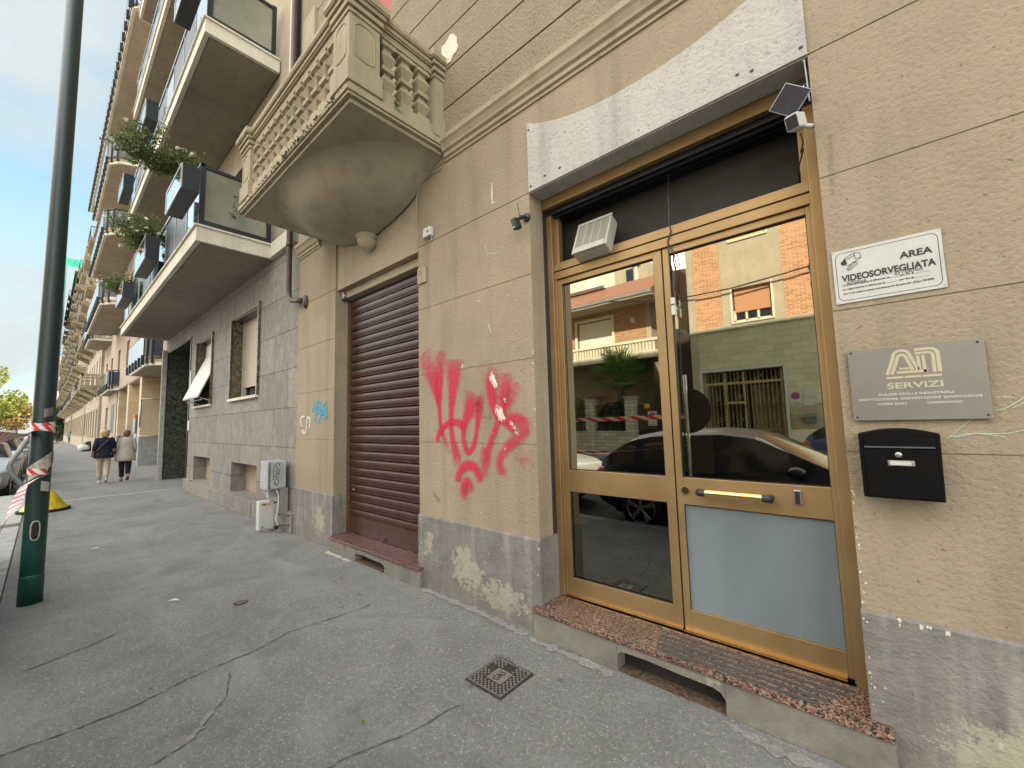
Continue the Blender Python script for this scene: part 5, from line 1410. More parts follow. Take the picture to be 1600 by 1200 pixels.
q.build('netting', m['net'], e)
q = MB()
for k in range(13): q.box(-118 + k * 2.45, -117.95 + k * 2.45, -1.5, -1.45, 8, 27)
q.build('scaffold_pole', m['rail_lt'], e)
oldhouse('apartment_building', 'last low stretch of houses before the yellow trees', -150, -118.05, .1, 18, m['stucco_d'], 4, 3.6, 4.6, 6, 'iron', 6)
fb = thing('apartment_building', 'pale cream block with flat roof closing the far end of the street', 'building', (-270, 0, 0))
hh = [(y_, y_ + 1.6, z_, z_ + 1.7) for y_ in range(2, 30, 4) for z_ in range(3, 33, 4)]
q = MB(); holes(q, 0.5, 30, 0, 36, 0, .4, hh); q.mat(Matrix.Translation((-270, 0, 0)) @ Matrix.Rotation(R(90), 4, 'Z')); q.build('wall', m['far_w'], fb)
MB().box(-290, -270.5, .5, 30, 0, 36).build('core', m['glass_dk'], fb)
q = MB()
for z_ in range(6, 36, 4): q.box(-270, -268.8, 1, 29, z_ - .2, z_)
q.build('balcony', m['far_w'], fb)
# ================================================================ opposite side of the street
BR = thing('apartment_building', 'orange brick block with a barred bronze gateway across the street', 'building', (0, -15.5, 0))
def oholes(x0, x1, z0, z1, y, d, hs, name, mt, par):
    q = MB(); holes(q, x0, x1, z0, z1, 0, d, hs)
    for v_ in q.v: v_.y = y - v_.y
    return q.build(name, mt, par)
YO = -15.5
oholes(-5.7, 9, 1.92, 5.1, YO, .3, [(-5.35, -2.45, 1.0, 3.35)], 'wall', m['ashlar'], BR)
oholes(-5.7, 9, 0, 1.92, YO + .002, .3, [(-5.35, -2.45, -.1, 1.93)], 'plinth', m['stucco_rec'], BR)
MB().box(-2.35, 9, YO, YO + .03, 0, .95).build('white_plinth', m['slab_edge'], BR)
wh_ = [(-4.0, -2.62, 5.32, 6.72), (-3.95, -2.65, 8.75, 10.2), (-4.0, -2.62, 12.2, 13.6)]
oholes(-4.4, -2.2, 5.1, 15, YO + .03, .3, wh_, 'window_bay', m['stucco_d'], BR)
oholes(-5.45, -4.4, 5.1, 15, YO, .2, [], 'brick_panel', m['brick'], BR)
oholes(-2.2, 2.2, 5.1, 15, YO, .2, [], 'brick_panel', m['brick'], BR)
MB().box(2.2, 9, YO - .2, YO + .03, 5.1, 15).box(-5.75, -5.45, YO - .3, YO + .04, 0, 15).build('corner_pilaster', m['stucco_d'], BR)
MB().box(-5.75, 9, YO - .1, YO + .10, 5.08, 5.2).build('string_course', m['slab_edge'], BR)
MB().box(-5.7, 9, -28, -17.5, 0, 15).box(-5.7, -5.4, -17.5, YO - .3, 0, 15).box(-2.4, 9, -17.5, -15.9, 0, 5).box(-5.4, 9, -17.5, YO - .35, 3.6, 15).build('core', m['stucco_d'], BR)
for k, h_ in enumerate(wh_):
    f = MB().box(h_[0], h_[1], YO - .18, YO - .15, h_[2], h_[3]).build('window', m['glass_dk'], BR)
    MB().box(h_[0] + .06, h_[1] - .06, YO - .12, YO - .09, h_[2] + (.42, .0, .5)[k], h_[3]).build('roller_blind', m[('blind_o', 'blind_y', 'blind_o')[k]], f)
    q = MB()
    for xx in (h_[0], h_[0] + .42, h_[0] + .84, h_[1] - .07): q.box(xx, xx + .08, YO - .14, YO - .12, h_[2], h_[2] + .5)
    q.box(h_[0], h_[1], YO - .14, YO - .12, h_[2], h_[2] + .09)
    q.build('window_frame', m['slab_edge'], f)
    MB().box(h_[0] - .06, h_[1] + .06, YO + .03, YO + .08, h_[2] - .06, h_[2]).box(h_[0] - .07, h_[0], YO + .03, YO + .05, h_[2], h_[3] + .06).box(h_[1], h_[1] + .07, YO + .03, YO + .05, h_[2], h_[3] + .06).build('window_surround', m['slab_edge'], f)
q = MB().box(-5.47, -5.35, YO - .1, YO + .06, 0, 3.47).box(-2.45, -2.35, YO - .1, YO + .06, 0, 3.47).box(-5.35, -2.45, YO - .1, YO + .06, 3.35, 3.47)
q.build('gateway_frame', m['signw'], BR)
gt = MB()
for xx in (-5.30, -4.55, -3.85, -2.55): gt.box(xx - .035, xx + .035, YO - .24, YO - .18, 0, 3.3)
for zz in (.35, .95, 2.85): gt.box(-5.3, -2.5, YO - .235, YO - .185, zz - .05, zz + .05)
gt.box(-4.55, -3.85, YO - .235, YO - .185, 2.0, 2.08)
for k in range(19):
    xx = -5.2 + k * .145
    if min(abs(xx - a) for a in (-4.55, -3.85)) > .06: gt.box(xx - .009, xx + .009, YO - .22, YO - .2, .0, 3.3)
for xc in (-5.0, -4.2, -3.45, -2.85):
    for zc in (.25, 1.35, 2.3, 3.1):
        for r_ in (.13, .24):
            P = [(xc, YO - .21, zc - r_ * 1.3), (xc + r_, YO - .21, zc), (xc, YO - .21, zc + r_ * 1.3), (xc - r_, YO - .21, zc), (xc, YO - .21, zc - r_ * 1.3)]
            gt.tube(P, .012, 4)
gt.build('gate', m['gold_g'], BR)
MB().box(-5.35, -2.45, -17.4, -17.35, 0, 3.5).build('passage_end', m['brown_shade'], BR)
MB().box(-3.9, -2.6, -17.3, -17.2, 0, 2.8).build('passage_door', m['stucco_c'], BR)
def nosign(par, x, y, z, w_, h__, face=1):
    MB().box(x - w_ / 2, x + w_ / 2, y, y + .01, z, z + h__).build('board', m['signw'], par)
    c_ = (x, y + .01, z + h__ * .66)
    MB().lathe([(.001, .001), (w_ * .40, .001), (w_ * .40, .004), (.001, .004)], c_, 28, 'y').build('red_ring', m['red_s'], par)
    MB().lathe([(.001, .004), (w_ * .29, .004), (w_ * .29, .006), (.001, .006)], c_, 28, 'y').build('blue_disc', m['blue_s'], par)
    q = MB().box(-w_ * .33, w_ * .33, .0, .008, -.022, .022); q.mat(Matrix.Translation((c_[0], c_[1], c_[2])) @ Matrix.Rotation(R(45), 4, 'Y')); q.build('red_bar', m['red_s'], par)
    text('PASSO', h__ * .12, (x, y + .0112, z + h__ * .18), m['ink'], 'lettering', par, rot=(R(90), 0, R(180)), ax='CENTER')
    text('CARRABILE', h__ * .12, (x, y + .0112, z + h__ * .05), m['ink'], 'lettering', par, rot=(R(90), 0, R(180)), ax='CENTER', sx=.9)
s = thing('no_parking_sign', 'no parking driveway sign on the pale wall beside the bronze gateway', 'sign', (-2.15, YO + .01, 1.75))
nosign(s, -2.13, YO + .012, 1.78, .36, .62)
q = MB().box(-1.87, -1.58, YO + .01, YO + .02, 2.14, 2.45).build('notice', m['signw']); tag(q, 'upper white notice on the wall right of the no parking sign', 'notice')
q = MB().box(-1.9, -1.58, YO + .01, YO + .02, 1.82, 2.05).build('notice', m['signw']); tag(q, 'lower white notice on the wall right of the no parking sign', 'notice')
s = thing('intercom', 'arched bronze intercom panel beside the barred gateway', 'intercom', (-2.2, YO + .03, 1.0))
MB().prism([(-2.3, 1.0), (-2.12, 1.0), (-2.12, 1.5), (-2.16, 1.58), (-2.21, 1.61), (-2.26, 1.58), (-2.3, 1.5)], 'y', YO + .03, YO + .06).build('panel', m['gold_g'], s)
q = MB()
for k in range(5): q.box(-2.27, -2.15, YO + .061, YO + .07, 1.06 + k * .09, 1.11 + k * .09)
q.build('buttons', m['steel'], s)
s = thing('letterbox', 'grey metal letterbox across the street beside the gateway', 'letterbox', (-1.72, YO + .03, 1.2))
MB().prism([(YO + .03, 1.18), (YO + .14, 1.18), (YO + .16, 1.40), (YO + .03, 1.52)], 'x', -1.92, -1.55).build('box', m['inkg'], s, bevel=.008)
MB().box(-1.94, -1.53, YO + .03, YO + .19, 1.41, 1.44).build('lid', m['rail_lt'], s)
q = MB(); P = [(-9.5, YO + .35, 7.3), (-7.2, YO + .25, 6.95), (-5.6, YO + .18, 6.75), (-4, YO + .2, 6.72), (-2.2, YO + .2, 6.85), (-.8, YO + .2, 7.0)]
q.tube(P, .03, 6)
s = thing('street_lamp', 'dark lantern hanging on an overhead cable against the orange brick wall', 'street lamp', (-1.0, YO, 6.4)); q.build('cable', m['blackp'], s)
MB().lathe([(.001, 7.75), (.06, 7.7), (.12, 7.5), (.3, 7.35), (.22, 7.3), (.2, 6.75), (.28, 6.7), (.1, 6.55), (.001, 6.5)], (-.95, YO + .3, 0), 8).build('lantern', m['blackp'], s)
MB().box(-1.0, -.9, YO, YO + .3, 7.6, 7.7).build('bracket', m['blackp'], s)

# narrow side wall, its shade painted as dark brown
s = thing('shade_wall', 'narrow side wall with shade painted in dark brown between the villa and the brick block', 'building', (-6.3, -16.4, 0))
MB().prism([(-6.95, 0), (-5.78, 0), (-5.78, 4.9), (-6.3, 5.5), (-6.95, 5.6)], 'y', -18.5, -15.75).build('wall', m['brown_shade'], s)
MB().box(-6.7, -6.05, -15.75, -15.7, 0, 2.1).build('door', m['dark'], s)

# villa
V = thing('villa', 'two-storey brick villa with cream balcony and tiled roof behind the fence', 'house', (-12, -18.2, 0))
YV = -18.0
oholes(-17, -8.75, 4.4, 7.75, YV, .3, [(-13.05, -10.75, 5.55, 7.25)], 'upper_wall', m['brick_r'], V)
oholes(-17, -8.75, 0, 4.4, YV, .3, [(-12.5, -11.2, .8, 2.8)], 'ground_wall', m['stucco_c'], V)
MB().box(-17, -8.75, -27, -18.4, 0, 7.7).box(-8.75, -7.1, -27, -19.5, 0, 7.7).box(-8.75, -8.5, -19.5, -18, 0, 7.7).build('core', m['stucco_d'], V)
MB().box(-13.0, -10.8, YV - .18, YV - .12, 5.6, 7.2).build('roller_blind', m['blind_w'], V)
MB().box(-13.2, -10.6, YV, YV + .05, 7.25, 7.4).box(-13.2, -13.05, YV, YV + .05, 5.5, 7.25).box(-10.75, -10.6, YV, YV + .05, 5.5, 7.25).build('window_surround', m['slab_edge'], V)
b_ = MB().box(-17, -7.3, -18, -15.95, 4.42, 4.62).box(-17, -7.3, -16.07, -15.95, 4.62, 4.75).box(-17, -7.3, -16.1, -15.93, 5.22, 5.34).build('balcony', m['slab_edge'], V)
q = MB()
for k in range(56):
    xx = -16.95 + k * .17
    q.box(xx - .045, xx + .045, -16.05, -15.98, 4.75, 5.22)
q.build('balustrade', m['slab_edge'], b_)
MB().box(-17, -7.3, -17.9, -16.1, 4.40, 4.42).build('balcony_soffit', m['soffit'], b_)
MB().prism([(-19.5, 9.6), (-22.5, 10.6), (-27.4, 8.1), (-27.4, 7.8), (-16.7, 7.8), (-16.7, 8.0)], 'x', -17.6, -7.9).build('roof', m['rooftile'], V)
MB().box(-17.6, -7.85, -18.5, -16.65, 7.68, 7.80).build('eaves', m['soffit'], V)
MB().box(-17.6, -7.85, -16.72, -16.6, 7.80, 7.95).build('gutter', m['rail_lt'], V)
q = MB().box(-15, -11.6, -.05, .05, -1.6, 0); q.mat(Matrix.Translation((0, -18.9, 9.55)) @ Matrix.Rotation(R(-62), 4, 'X')); q.build('solar_panel', m['glass_b'], V)
MB().lathe([(.001, 9), (.18, 9), (.18, 10.6), (.28, 10.6), (.28, 10.8), (.001, 10.8)], (-10, -20, 0), 8).build('chimney', m['signw'], V)
MB().box(-9.5, -9.3, YV, YV + .25, 6.7, 6.95).build('floodlight', m['white'], V)
s = thing('apartment_building', 'tall pale plastered block rising behind the villa roof', 'building', (-25, -36, 0))
MB().box(-44, -18.2, -48, -36, 0, 27).build('wall', m['far_w'], s)
q = MB()
for k in range(5):
    for j in range(6): q.box(-41 + k * 4.6, -39.6 + k * 4.6, -36, -35.9, 3 + j * 4, 4.8 + j * 4)
q.build('window', m['blind_w'], s)
s = thing('apartment_building', 'yellowish gabled block half hidden behind the villa chimney', 'building', (-16, -33, 0))
MB().prism([(-17.4, 0), (-14.2, 0), (-14.2, 15.6), (-15.8, 17), (-17.4, 15.6)], 'y', -44, -32).build('wall', m['stucco_d'], s)
q = MB()
for j in range(4): q.box(-16.2, -15.4, -32, -31.95, 4 + j * 3.2, 5.6 + j * 3.2)
q.build('window', m['glass_dk'], s)
# fence of the villa
F = thing('garden_fence', 'pale stone garden fence with pillars and iron grilles in front of the villa', 'fence', (-11, -15.3, 0))
MB().box(-18, -8.35, -15.5, -15.2, 0, .92).build('low_wall', m['fence_st'], F)
for xx in (-15.0, -12.9, -10.75, -8.6):
    p_ = MB().box(xx - .24, xx + .24, -15.55, -15.12, 0, 2.48).build('pillar', m['fence_st'], F)
    MB().box(xx - .29, xx + .29, -15.6, -15.07, 2.48, 2.56).build('pillar_cap', m['cast'], p_)
for x0, x1 in ((-17, -15.24), (-14.76, -13.14), (-12.66, -10.99), (-10.51, -8.84)):
    q = MB().box(x0, x1, -15.36, -15.33, .98, 1.02).box(x0, x1, -15.36, -15.33, 2.10, 2.14); n_ = int((x1 - x0) / .11)
    for k in range(n_ + 1): xx = x0 + (x1 - x0) * k / n_; q.box(xx - .008, xx + .008, -15.35, -15.335, .95, 2.25)
    for k in range(5):
        cx_ = x0 + (x1 - x0) * (k + .5) / 5; q.tube([(cx_ + .14 * math.cos(a), -15.33, 1.55 + .3 * math.sin(a)) for a in [i * .7 for i in range(10)]], .009, 4)
    q.build('grille', m['rail_dk'], F)
q = MB().box(-8.3, -6.98, -15.42, -15.38, 0, .1).box(-8.3, -6.98, -15.42, -15.38, 2.05, 2.12)
for k in range(14): q.box(-8.28 + k * .1, -8.24 + k * .1, -15.41, -15.39, .1, 2.1)
q.box(-8.28, -7.0, -15.44, -15.42, .1, 1.0)
q.build('gate', m['rail_dk'], F)
s = thing('no_parking_sign', 'no parking driveway sign hung on the dark villa gate', 'sign', (-7.55, -15.36, 1.3))
nosign(s, -7.6, -15.36, 1.15, .42, .66)
q = MB().box(-7.95, -7.7, -15.36, -15.35, 1.95, 2.15).build('notice', m['orange']); tag(q, 'small orange notice on top of the villa gate', 'notice')
def hedge(name, label, c, r, n, mt, size, seed, cat='hedge'):
    q = MB(); leaves(q, c, r, n, size, random.Random(seed)); st_ = MB().tube([(c[0], c[1], 0), (c[0], c[1], c[2])], .06, 6)
    o = thing(name, label, cat, (c[0], c[1], 0)); q.build('foliage', m[mt], o); st_.build('stem', m['bark'], o); return o
hedge('hedge', 'dark leafy hedge behind the left panels of the garden fence', (-12.6, -16.1, 1.6), (2.2, .5, 1.1), 3500, 'leaf_g', .12, 31)
hedge('hedge', 'very dark hedge behind the fence panel below the palm', (-9.8, -16.1, 1.5), (1.0, .5, .9), 2200, 'leaf_dk', .11, 32)
# palm
P_ = thing('palm_tree', 'fan palm with a shaggy trunk in the villa garden', 'palm', (-9.65, -16.6, 0))
MB().tube([(-9.65, -16.6, 0), (-9.62, -16.6, 2), (-9.66, -16.4, 3.45)], [.2, .19, .17], 12).build('trunk', m['bark'], P_, smooth=True)
q = MB(); rg = random.Random(8)
for k in range(44):
    az = rg.uniform(0, 6.28); el = rg.uniform(-.35, 1.25); L = rg.uniform(.9, 1.35)
    d = Vector((math.cos(az) * math.cos(el), math.sin(az) * math.cos(el), math.sin(el)))
    o_ = Vector((-9.66, -16.4, 3.45)); hub = o_ + d * L
    q.tube([o_, hub], .015, 4)
    side = d.cross(Vector((0, 0, 1))).normalized(); upv = side.cross(d).normalized()
    for j in range(19):
        a = R(-110 + 220 * j / 18); dd = (d * math.cos(a) + side * math.sin(a)); Lf = rg.uniform(.7, .95)
        tip = hub + dd * Lf - Vector((0, 0, .06 * rg.uniform(.2, 1.5))); mid = hub + dd * Lf * .6 + upv * .03
        ps = d * math.sin(a) * -.034 + side * math.cos(a) * .034
        q.add([hub, mid + ps, tip, mid - ps], [(0, 1, 2, 3)])
q.build('fronds', m['leaf_p'], P_)

# ================================================================ kerbside: green pole, tapes, temporary sign
gp = thing('street_lamp_pole', 'tall dark green steel pole at the kerb wrapped with red and white tape', 'pole', (-5.95, -2.48, 0))
px_, py_ = -5.95, -2.482
MB().tube([(px_, py_, 0), (px_, py_, .5), (px_, py_, 1.9), (px_, py_, 4), (px_, py_, 9.5)], [.079, .077, .074, .068, .055], 24).build('shaft', m['pole'], gp, smooth=True)
MB().tube([(px_, py_, 0), (px_, py_, .24), (px_, py_, .27)], [.081, .081, .0765], 24).build('base_sleeve', m['pole'], gp, smooth=True)
# inspection hole faces the camera (+X)
q = MB(); pts = []
for k in range(20):
    a = 2 * math.pi * k / 20; pts.append((px_ + .0745 + .006, py_ + .028 * math.copysign(abs(math.cos(a)) ** .7, math.cos(a)), .66 + .085 * math.copysign(abs(math.sin(a)) ** .7, math.sin(a))))
q.add(pts, [tuple(range(20))]); q.build('inspection_hole', m['ink'], gp)
q = MB().tube([(px_ + .079, p_[1], p_[2]) for p_ in pts + pts[:1]], .006, 5); q.build('hole_rim', m['rust'], gp)
def wrap(z0, z1, a0, a1, r_, mt, name, par, w_=.06, n_=20):
    q = MB(); q.tv = []; V_ = []
    for k in range(n_ + 1):
        a = R(a0 + (a1 - a0) * k / n_); z = z0 + (z1 - z0) * k / n_
        for s_ in (0, 1): V_.append((px_ + r_ * math.cos(a), py_ + r_ * math.sin(a), z + s_ * w_)); q.tv.append((r_ * abs(a - R(a0)) * 2.6, s_, 0))
    q.add(V_, [(2 * k, 2 * k + 2, 2 * k + 3, 2 * k + 1) for k in range(n_)]); return q.build(name, mt, par)
wrap(1.10, 1.24, -60, 60, .0785, m['rust'], 'old_poster_scrap', gp, .14)
wrap(1.70, 1.72, 0, 50, .076, m['plate'], 'metal_tag', gp, .08)
wrap(1.02, 1.0, 10, 60, .0778, m['signw'], 'sticker', gp, .09)
tp = thing('barrier_tape', 'upper red and white tape stretched from the green pole along the kerb', 'tape', (-5.95, -2.48, 1.58), 'warning tapes tied to the green pole')
def ribbon2(path, w_, tw, seed):
    q = MB(); q.tv = []; n_ = len(path) - 1; V_ = []; d_ = 0; rg = random.Random(seed)
    for k, p_ in enumerate(path):
        p_ = Vector(p_)
        if k: d_ += (p_ - Vector(path[k - 1])).length
        a = tw(k / n_)
        u_ = Vector((0, math.sin(a), math.cos(a))) * w_ / 2
        for s_ in (0, 1): V_.append(p_ + u_ * (1 if s_ else -1)); q.tv.append((d_, s_, 0))
    q.add(V_, [(2 * k, 2 * k + 2, 2 * k + 3, 2 * k + 1) for k in range(n_)]); return q
def sagp(a, b, sag, n_=40): return [tuple(Vector(a).lerp(Vector(b), k / n_) - Vector((0, 0, sag * 4 * (k / n_) * (1 - k / n_)))) for k in range(n_ + 1)]
P = sagp((-5.93, -2.555, 1.555), (-1.88, -2.635, 1.55), .02)
ribbon2(P, .062, lambda t_: .5 + .5 * math.sin(t_ * 5), 1).build('tape', m['tape'], tp)
wrap(1.56, 1.60, -100, 80, .081, m['tape'], 'tape_wrap', tp, .065); wrap(1.62, 1.545, -100, 80, .083, m['tape'], 'tape_wrap', tp, .055)
tp = thing('barrier_tape', 'lower red and white tape sagging steeply down from the green pole', 'tape', (-5.95, -2.48, 1.15), 'warning tapes tied to the green pole')
P = [(-5.87, -2.43, 1.165), (-5.85, -2.50, 1.135)] + sagp((-5.84, -2.57, 1.09), (-1.88, -2.635, 1.16), .11)[1:]
ribbon2(P, .055, lambda t_: .9 + .6 * math.sin(t_ * 9), 2).build('tape', m['tape'], tp)
wrap(1.175, 1.165, -100, 40, .080, m['tape'], 'tape_wrap', tp, .055)
ts = thing('temporary_sign', 'round temporary road sign with a square board below seen from behind in the door reflection', 'sign', (-1.86, -2.63, 0))
MB().tube([(-1.86, -2.62, 0), (-1.86, -2.62, 2.1)], .024, 10).build('post', m['steel'], ts, smooth=True)
MB().lathe([(.001, 0), (.30, 0), (.30, .008), (.001, .008)], (-1.86, -2.652, 1.62), 36, 'y').build('round_sign', m['blackp'], ts)
MB().box(-2.13, -1.58, -2.652, -2.644, .80, 1.29).build('square_board', m['blackp'], ts)
MB().box(-2.0, -1.72, -2.655, -2.59, 0, .07).build('foot', m['rubber'], ts, bevel=.01)
# hoop barrier, yellow foot
s = thing('hoop_barrier', 'bent grey steel hoop at the kerb left of the green pole', 'barrier', (-10, -2.8, 0))
MB().tube([(-10.0, -2.62, 1.53), (-10.0, -2.65, 1.44), (-10.0, -2.73, 1.25), (-10.0, -2.79, 1.12), (-10.0, -2.80, 1.05), (-10.0, -2.775, .96), (-10.0, -2.69, .80), (-10.0, -2.59, .65), (-10.0, -2.55, .52), (-10, -2.55, .0)], .033, 12).build('hoop', m['rail_lt'], s, smooth=True)
s = thing('barrier_weight', 'yellow plastic barrier weight on the footway behind the green pole', 'barrier', (-12.6, -2.4, 0))
q = MB(); q.loft([[(-12.6 + a * math.cos(t_), -2.4 + b_ * math.sin(t_), z) for t_ in [2 * math.pi * k / 20 for k in range(20)]] for a, b_, z in ((.34, .33, .05), (.31, .29, .10), (.22, .20, .26), (.10, .09, .40), (.04, .04, .43))])
q.build('yellow_cover', m['yellow'], s, smooth=False, bevel=.01)
MB().lathe([(.001, 0), (.37, 0), (.37, .05), (.001, .05)], (-12.6, -2.4, 0), 20).build('rubber_base', m['rubber'], s)
# ================================================================ cars
def crv(P, x):
    if x <= P[0][0]: return P[0][1]
    for i in range(len(P) - 1):
        if x <= P[i + 1][0]:
            t_ = (x - P[i][0]) / (P[i + 1][0] - P[i][0]); t_ = t_ * t_ * (3 - 2 * t_) if False else t_
            return P[i][1] + (P[i + 1][1] - P[i][1]) * t_
    return P[-1][1]
def sm(P, x, h=.06): return sum(crv(P, x + d * h) for d in (-1, -.5, 0, .5, 1)) / 5
def car(name, label, loc, paint_, prof, L=4.2, W=1.8, rotz=0., wr=.33, axles=(.78, 3.38), glass='glass_dk', group='cars parked along the near kerb'):
    # local: nose at +X end (x=L), rear at 0, ground z=0
    o = thing(name, label, 'car', (0, 0, 0), group)
    top, belt = prof
    n = 56; xs = [L * k / n for k in range(n + 1)]
    def ring(x):
        e = min(x, L - x); wv = W / 2 * (1 - .16 * max(0, 1 - e / .55) ** 2)
        zb = .22 + (.12 * max(0, 1 - e / .4))
        for ax in axles:
            d = abs(x - ax); ra = wr + .06
            if d < ra: zb = max(zb, wr + math.sqrt(ra * ra - d * d))
        zbl = sm(belt, x); zt = sm(top, x); zt = max(zt, zbl + .01)
        k = min(1, (zt - zbl) / .45); rw = wv * (.97 - .20 * k)
        zm = max(.55, zb + .02)
        zm = min(zm, zbl - .06)
        zb = min(zb, zm - .01)
        return [(x, 0, zb), (x, wv * .88, zb), (x, wv * .97, (zb + .08 if zb < .5 else zb + .005)), (x, wv, zm), (x, wv * .985, zbl - .05), (x, wv * .95, zbl), (x, rw, zt - .07 * k), (x, rw * .86, zt - .012 * k), (x, 0, zt + .015)]
    body, gl = MB(), MB()
    R_ = [ring(x) for x in xs]
    for i in range(n):
        xm = (xs[i] + xs[i + 1]) / 2; kk = sm(top, xm) - sm(belt, xm)
        slope = (sm(top, xm + .05) - sm(top, xm - .05)) / .1
        for j in range(8):
            side = j == 5; topc = j in (6, 7)
            isg = False
            if kk > .12:
                if side and kk > .2:
                    isg = not any(abs(xm - p_) < .045 for p_ in car.pillars)
                if topc and abs(slope) > .28 and kk > .08: isg = True
            for s_ in (1, -1):
                q = [R_[i][j], R_[i + 1][j], R_[i + 1][j + 1], R_[i][j + 1]]
                q = [(a, b_ * s_, c_) for a, b_, c_ in q]
                (gl if isg else body).add(q, [(0, 1, 2, 3)])
    for x_, rr in ((0, R_[0]), (L, R_[-1])):
        body.add([(a, b_, c_) for a, b_, c_ in rr] + [(a, -b_, c_) for a, b_, c_ in rr[::-1]], [tuple(range(2 * len(rr)))])
    def fin(mb, nm, mt):
        me_o = mb.build(nm, mt, o)
        bm = bmesh.new(); bm.from_mesh(me_o.data); bmesh.ops.remove_doubles(bm, verts=bm.verts, dist=.0008); bmesh.ops.recalc_face_normals(bm, faces=bm.faces); bm.to_mesh(me_o.data); bm.free()
        for p_ in me_o.data.polygons: p_.use_smooth = True
        me_o.data.set_sharp_from_angle(angle=R(32))
        return me_o
    fin(body, 'body', paint_); fin(gl, 'windows', m[glass])
    for ax in axles:
        for s_ in (1, -1):
            yc = s_ * (W / 2 - .12)
            w_ = MB().lathe([(.001, -.11), (wr * .66, -.11), (wr * .70, -.115), (wr * .96, -.1), (wr, -.07), (wr, .07), (wr * .96, .1), (wr * .70, .115), (wr * .66, .11), (wr * .6, .06), (.001, .06)], (ax, yc, wr), 28, 'y').build('wheel', m['rubber'], o, smooth=True)
            q = MB(); yo = yc + s_ * .112
            q.lathe([(wr * .70, 0), (wr * .66, .01 * s_), (wr * .62, 0), (wr * .62, -.02 * s_), (wr * .70, -.02 * s_), (wr * .7, 0)], (ax, yo, wr), 28, 'y')
            for k in range(5):
                a = 2 * math.pi * k / 5 + .3
                for da in (-.13, .13):
                    q.tube([(ax + math.cos(a) * .04, yo, wr + math.sin(a) * .04), (ax + math.cos(a + da) * wr * .64, yo - .005 * s_, wr + math.sin(a + da) * wr * .64)], [.024, .018], 6)
            q.lathe([(.001, .012 * s_), (.045, .008 * s_), (.05, -.02 * s_), (.001, -.02 * s_)], (ax, yo, wr), 14, 'y')
            q.build('rim', m['alloy'], w_)
    for s_ in (1, -1):
        zb = sm(belt, L - .3); e = MB()
        MB().ell((L - .20, s_ * (W / 2 - .20), zb - .13), (.20, .17, .075), 14, 8).build('headlight', m['lamp_w'], o, smooth=True)
        MB().ell((L - .30, s_ * (W / 2 - .09), zb - .14), (.07, .05, .05), 10, 6).build('turn_signal', m['lamp_o'], o, smooth=True)
        MB().ell((.09, s_ * (W / 2 - .20), sm(belt, .2) - .12), (.13, .17, .12), 14, 8).build('tail_light', m['lamp_r'], o, smooth=True)
        MB().ell((car.mirror, s_ * (W / 2 + .06), sm(belt, car.mirror) + .06), (.10, .10, .065), 12, 8).build('wing_mirror', paint_, o, smooth=True)
    MB().box(L - .035, L + .012, -.5, .5, .33, .50).build('grille', m['blackp'], o, bevel=.01)
    MB().box(L - .02, L + .02, -.26, .26, .36, .47).build('number_plate', m['signw'], o, bevel=.003)
    MB().box(-.015, .02, -.26, .26, .62, .73).build('number_plate', m['signw'], o, bevel=.003)
    MB().box(.3, L - .3, -W / 2 + .14, W / 2 - .14, .2, .45).build('underbody', m['blackp'], o)
    # handles and door seam
    q = MB()
    for xx in (car.pillars[1] - .16, car.pillars[1] + .98):
        for s_ in (1, -1): q.box(xx - .07, xx + .07, s_ * W / 2 - .01, s_ * W / 2 + .008, .80, .82)
    q.build('door_handle', paint_, o)
    o.location = loc; o.rotation_euler = (0, 0, rotz)
    return o
HATCH = ([(0, .80), (.04, 1.0), (.20, 1.12), (.62, 1.40), (.95, 1.46), (1.9, 1.49), (2.35, 1.43), (3.2, .98), (3.3, .965), (3.9, .86), (4.12, .74), (4.2, .6)],
         [(0, .72), (.12, .90), (.5, .97), (3.1, .92), (3.5, .90), (3.95, .82), (4.12, .72), (4.2, .58)])
SMALL = ([(0, .8), (.06, 1.05), (.35, 1.42), (.6, 1.5), (1.6, 1.52), (2.0, 1.46), (2.75, .99), (2.9, .96), (3.3, .86), (3.5, .72), (3.6, .6)],
         [(0, .7), (.1, .92), (.5, .96), (2.7, .93), (3.0, .9), (3.35, .82), (3.52, .70), (3.6, .58)])
VAN = ([(0, .9), (.04, 1.5), (.15, 1.78), (.5, 1.84), (2.9, 1.82), (3.2, 1.74), (3.85, 1.12), (3.95, 1.08), (4.3, .92), (4.4, .7)],
       [(0, .8), (.1, 1.02), (.4, 1.06), (3.8, 1.04), (4.0, 1.0), (4.3, .86), (4.4, .66)])
RD = -.14
car.pillars = (.75, 1.75, 2.72); car.mirror = 2.78
car('parked_car', 'dark blue hatchback seen in the door reflection next to the temporary sign', (-3.52, -3.86, RD), m['car_dk'], HATCH)
car('parked_car', 'white hatchback parked nose to tail behind the dark blue hatchback', (-8.35, -3.88, RD), m['car_wh'], HATCH)
car.pillars = (.62, 1.55, 2.3); car.mirror = 2.36
car('parked_car', 'small silver car facing the camera at the kerb beyond the steel hoop', (-20.7, -3.84, RD), m['car_sv'], SMALL, L=3.6, W=1.66, wr=.29, axles=(.62, 2.92))
car.pillars = (.7, 1.9, 3.0); car.mirror = 3.3
car('parked_van', 'white van parked right behind the small silver car', (-25.8, -3.86, RD), m['car_wh'], VAN, L=4.4, W=1.8, axles=(.8, 3.5))
car.pillars = (.75, 1.75, 2.72); car.mirror = 2.78
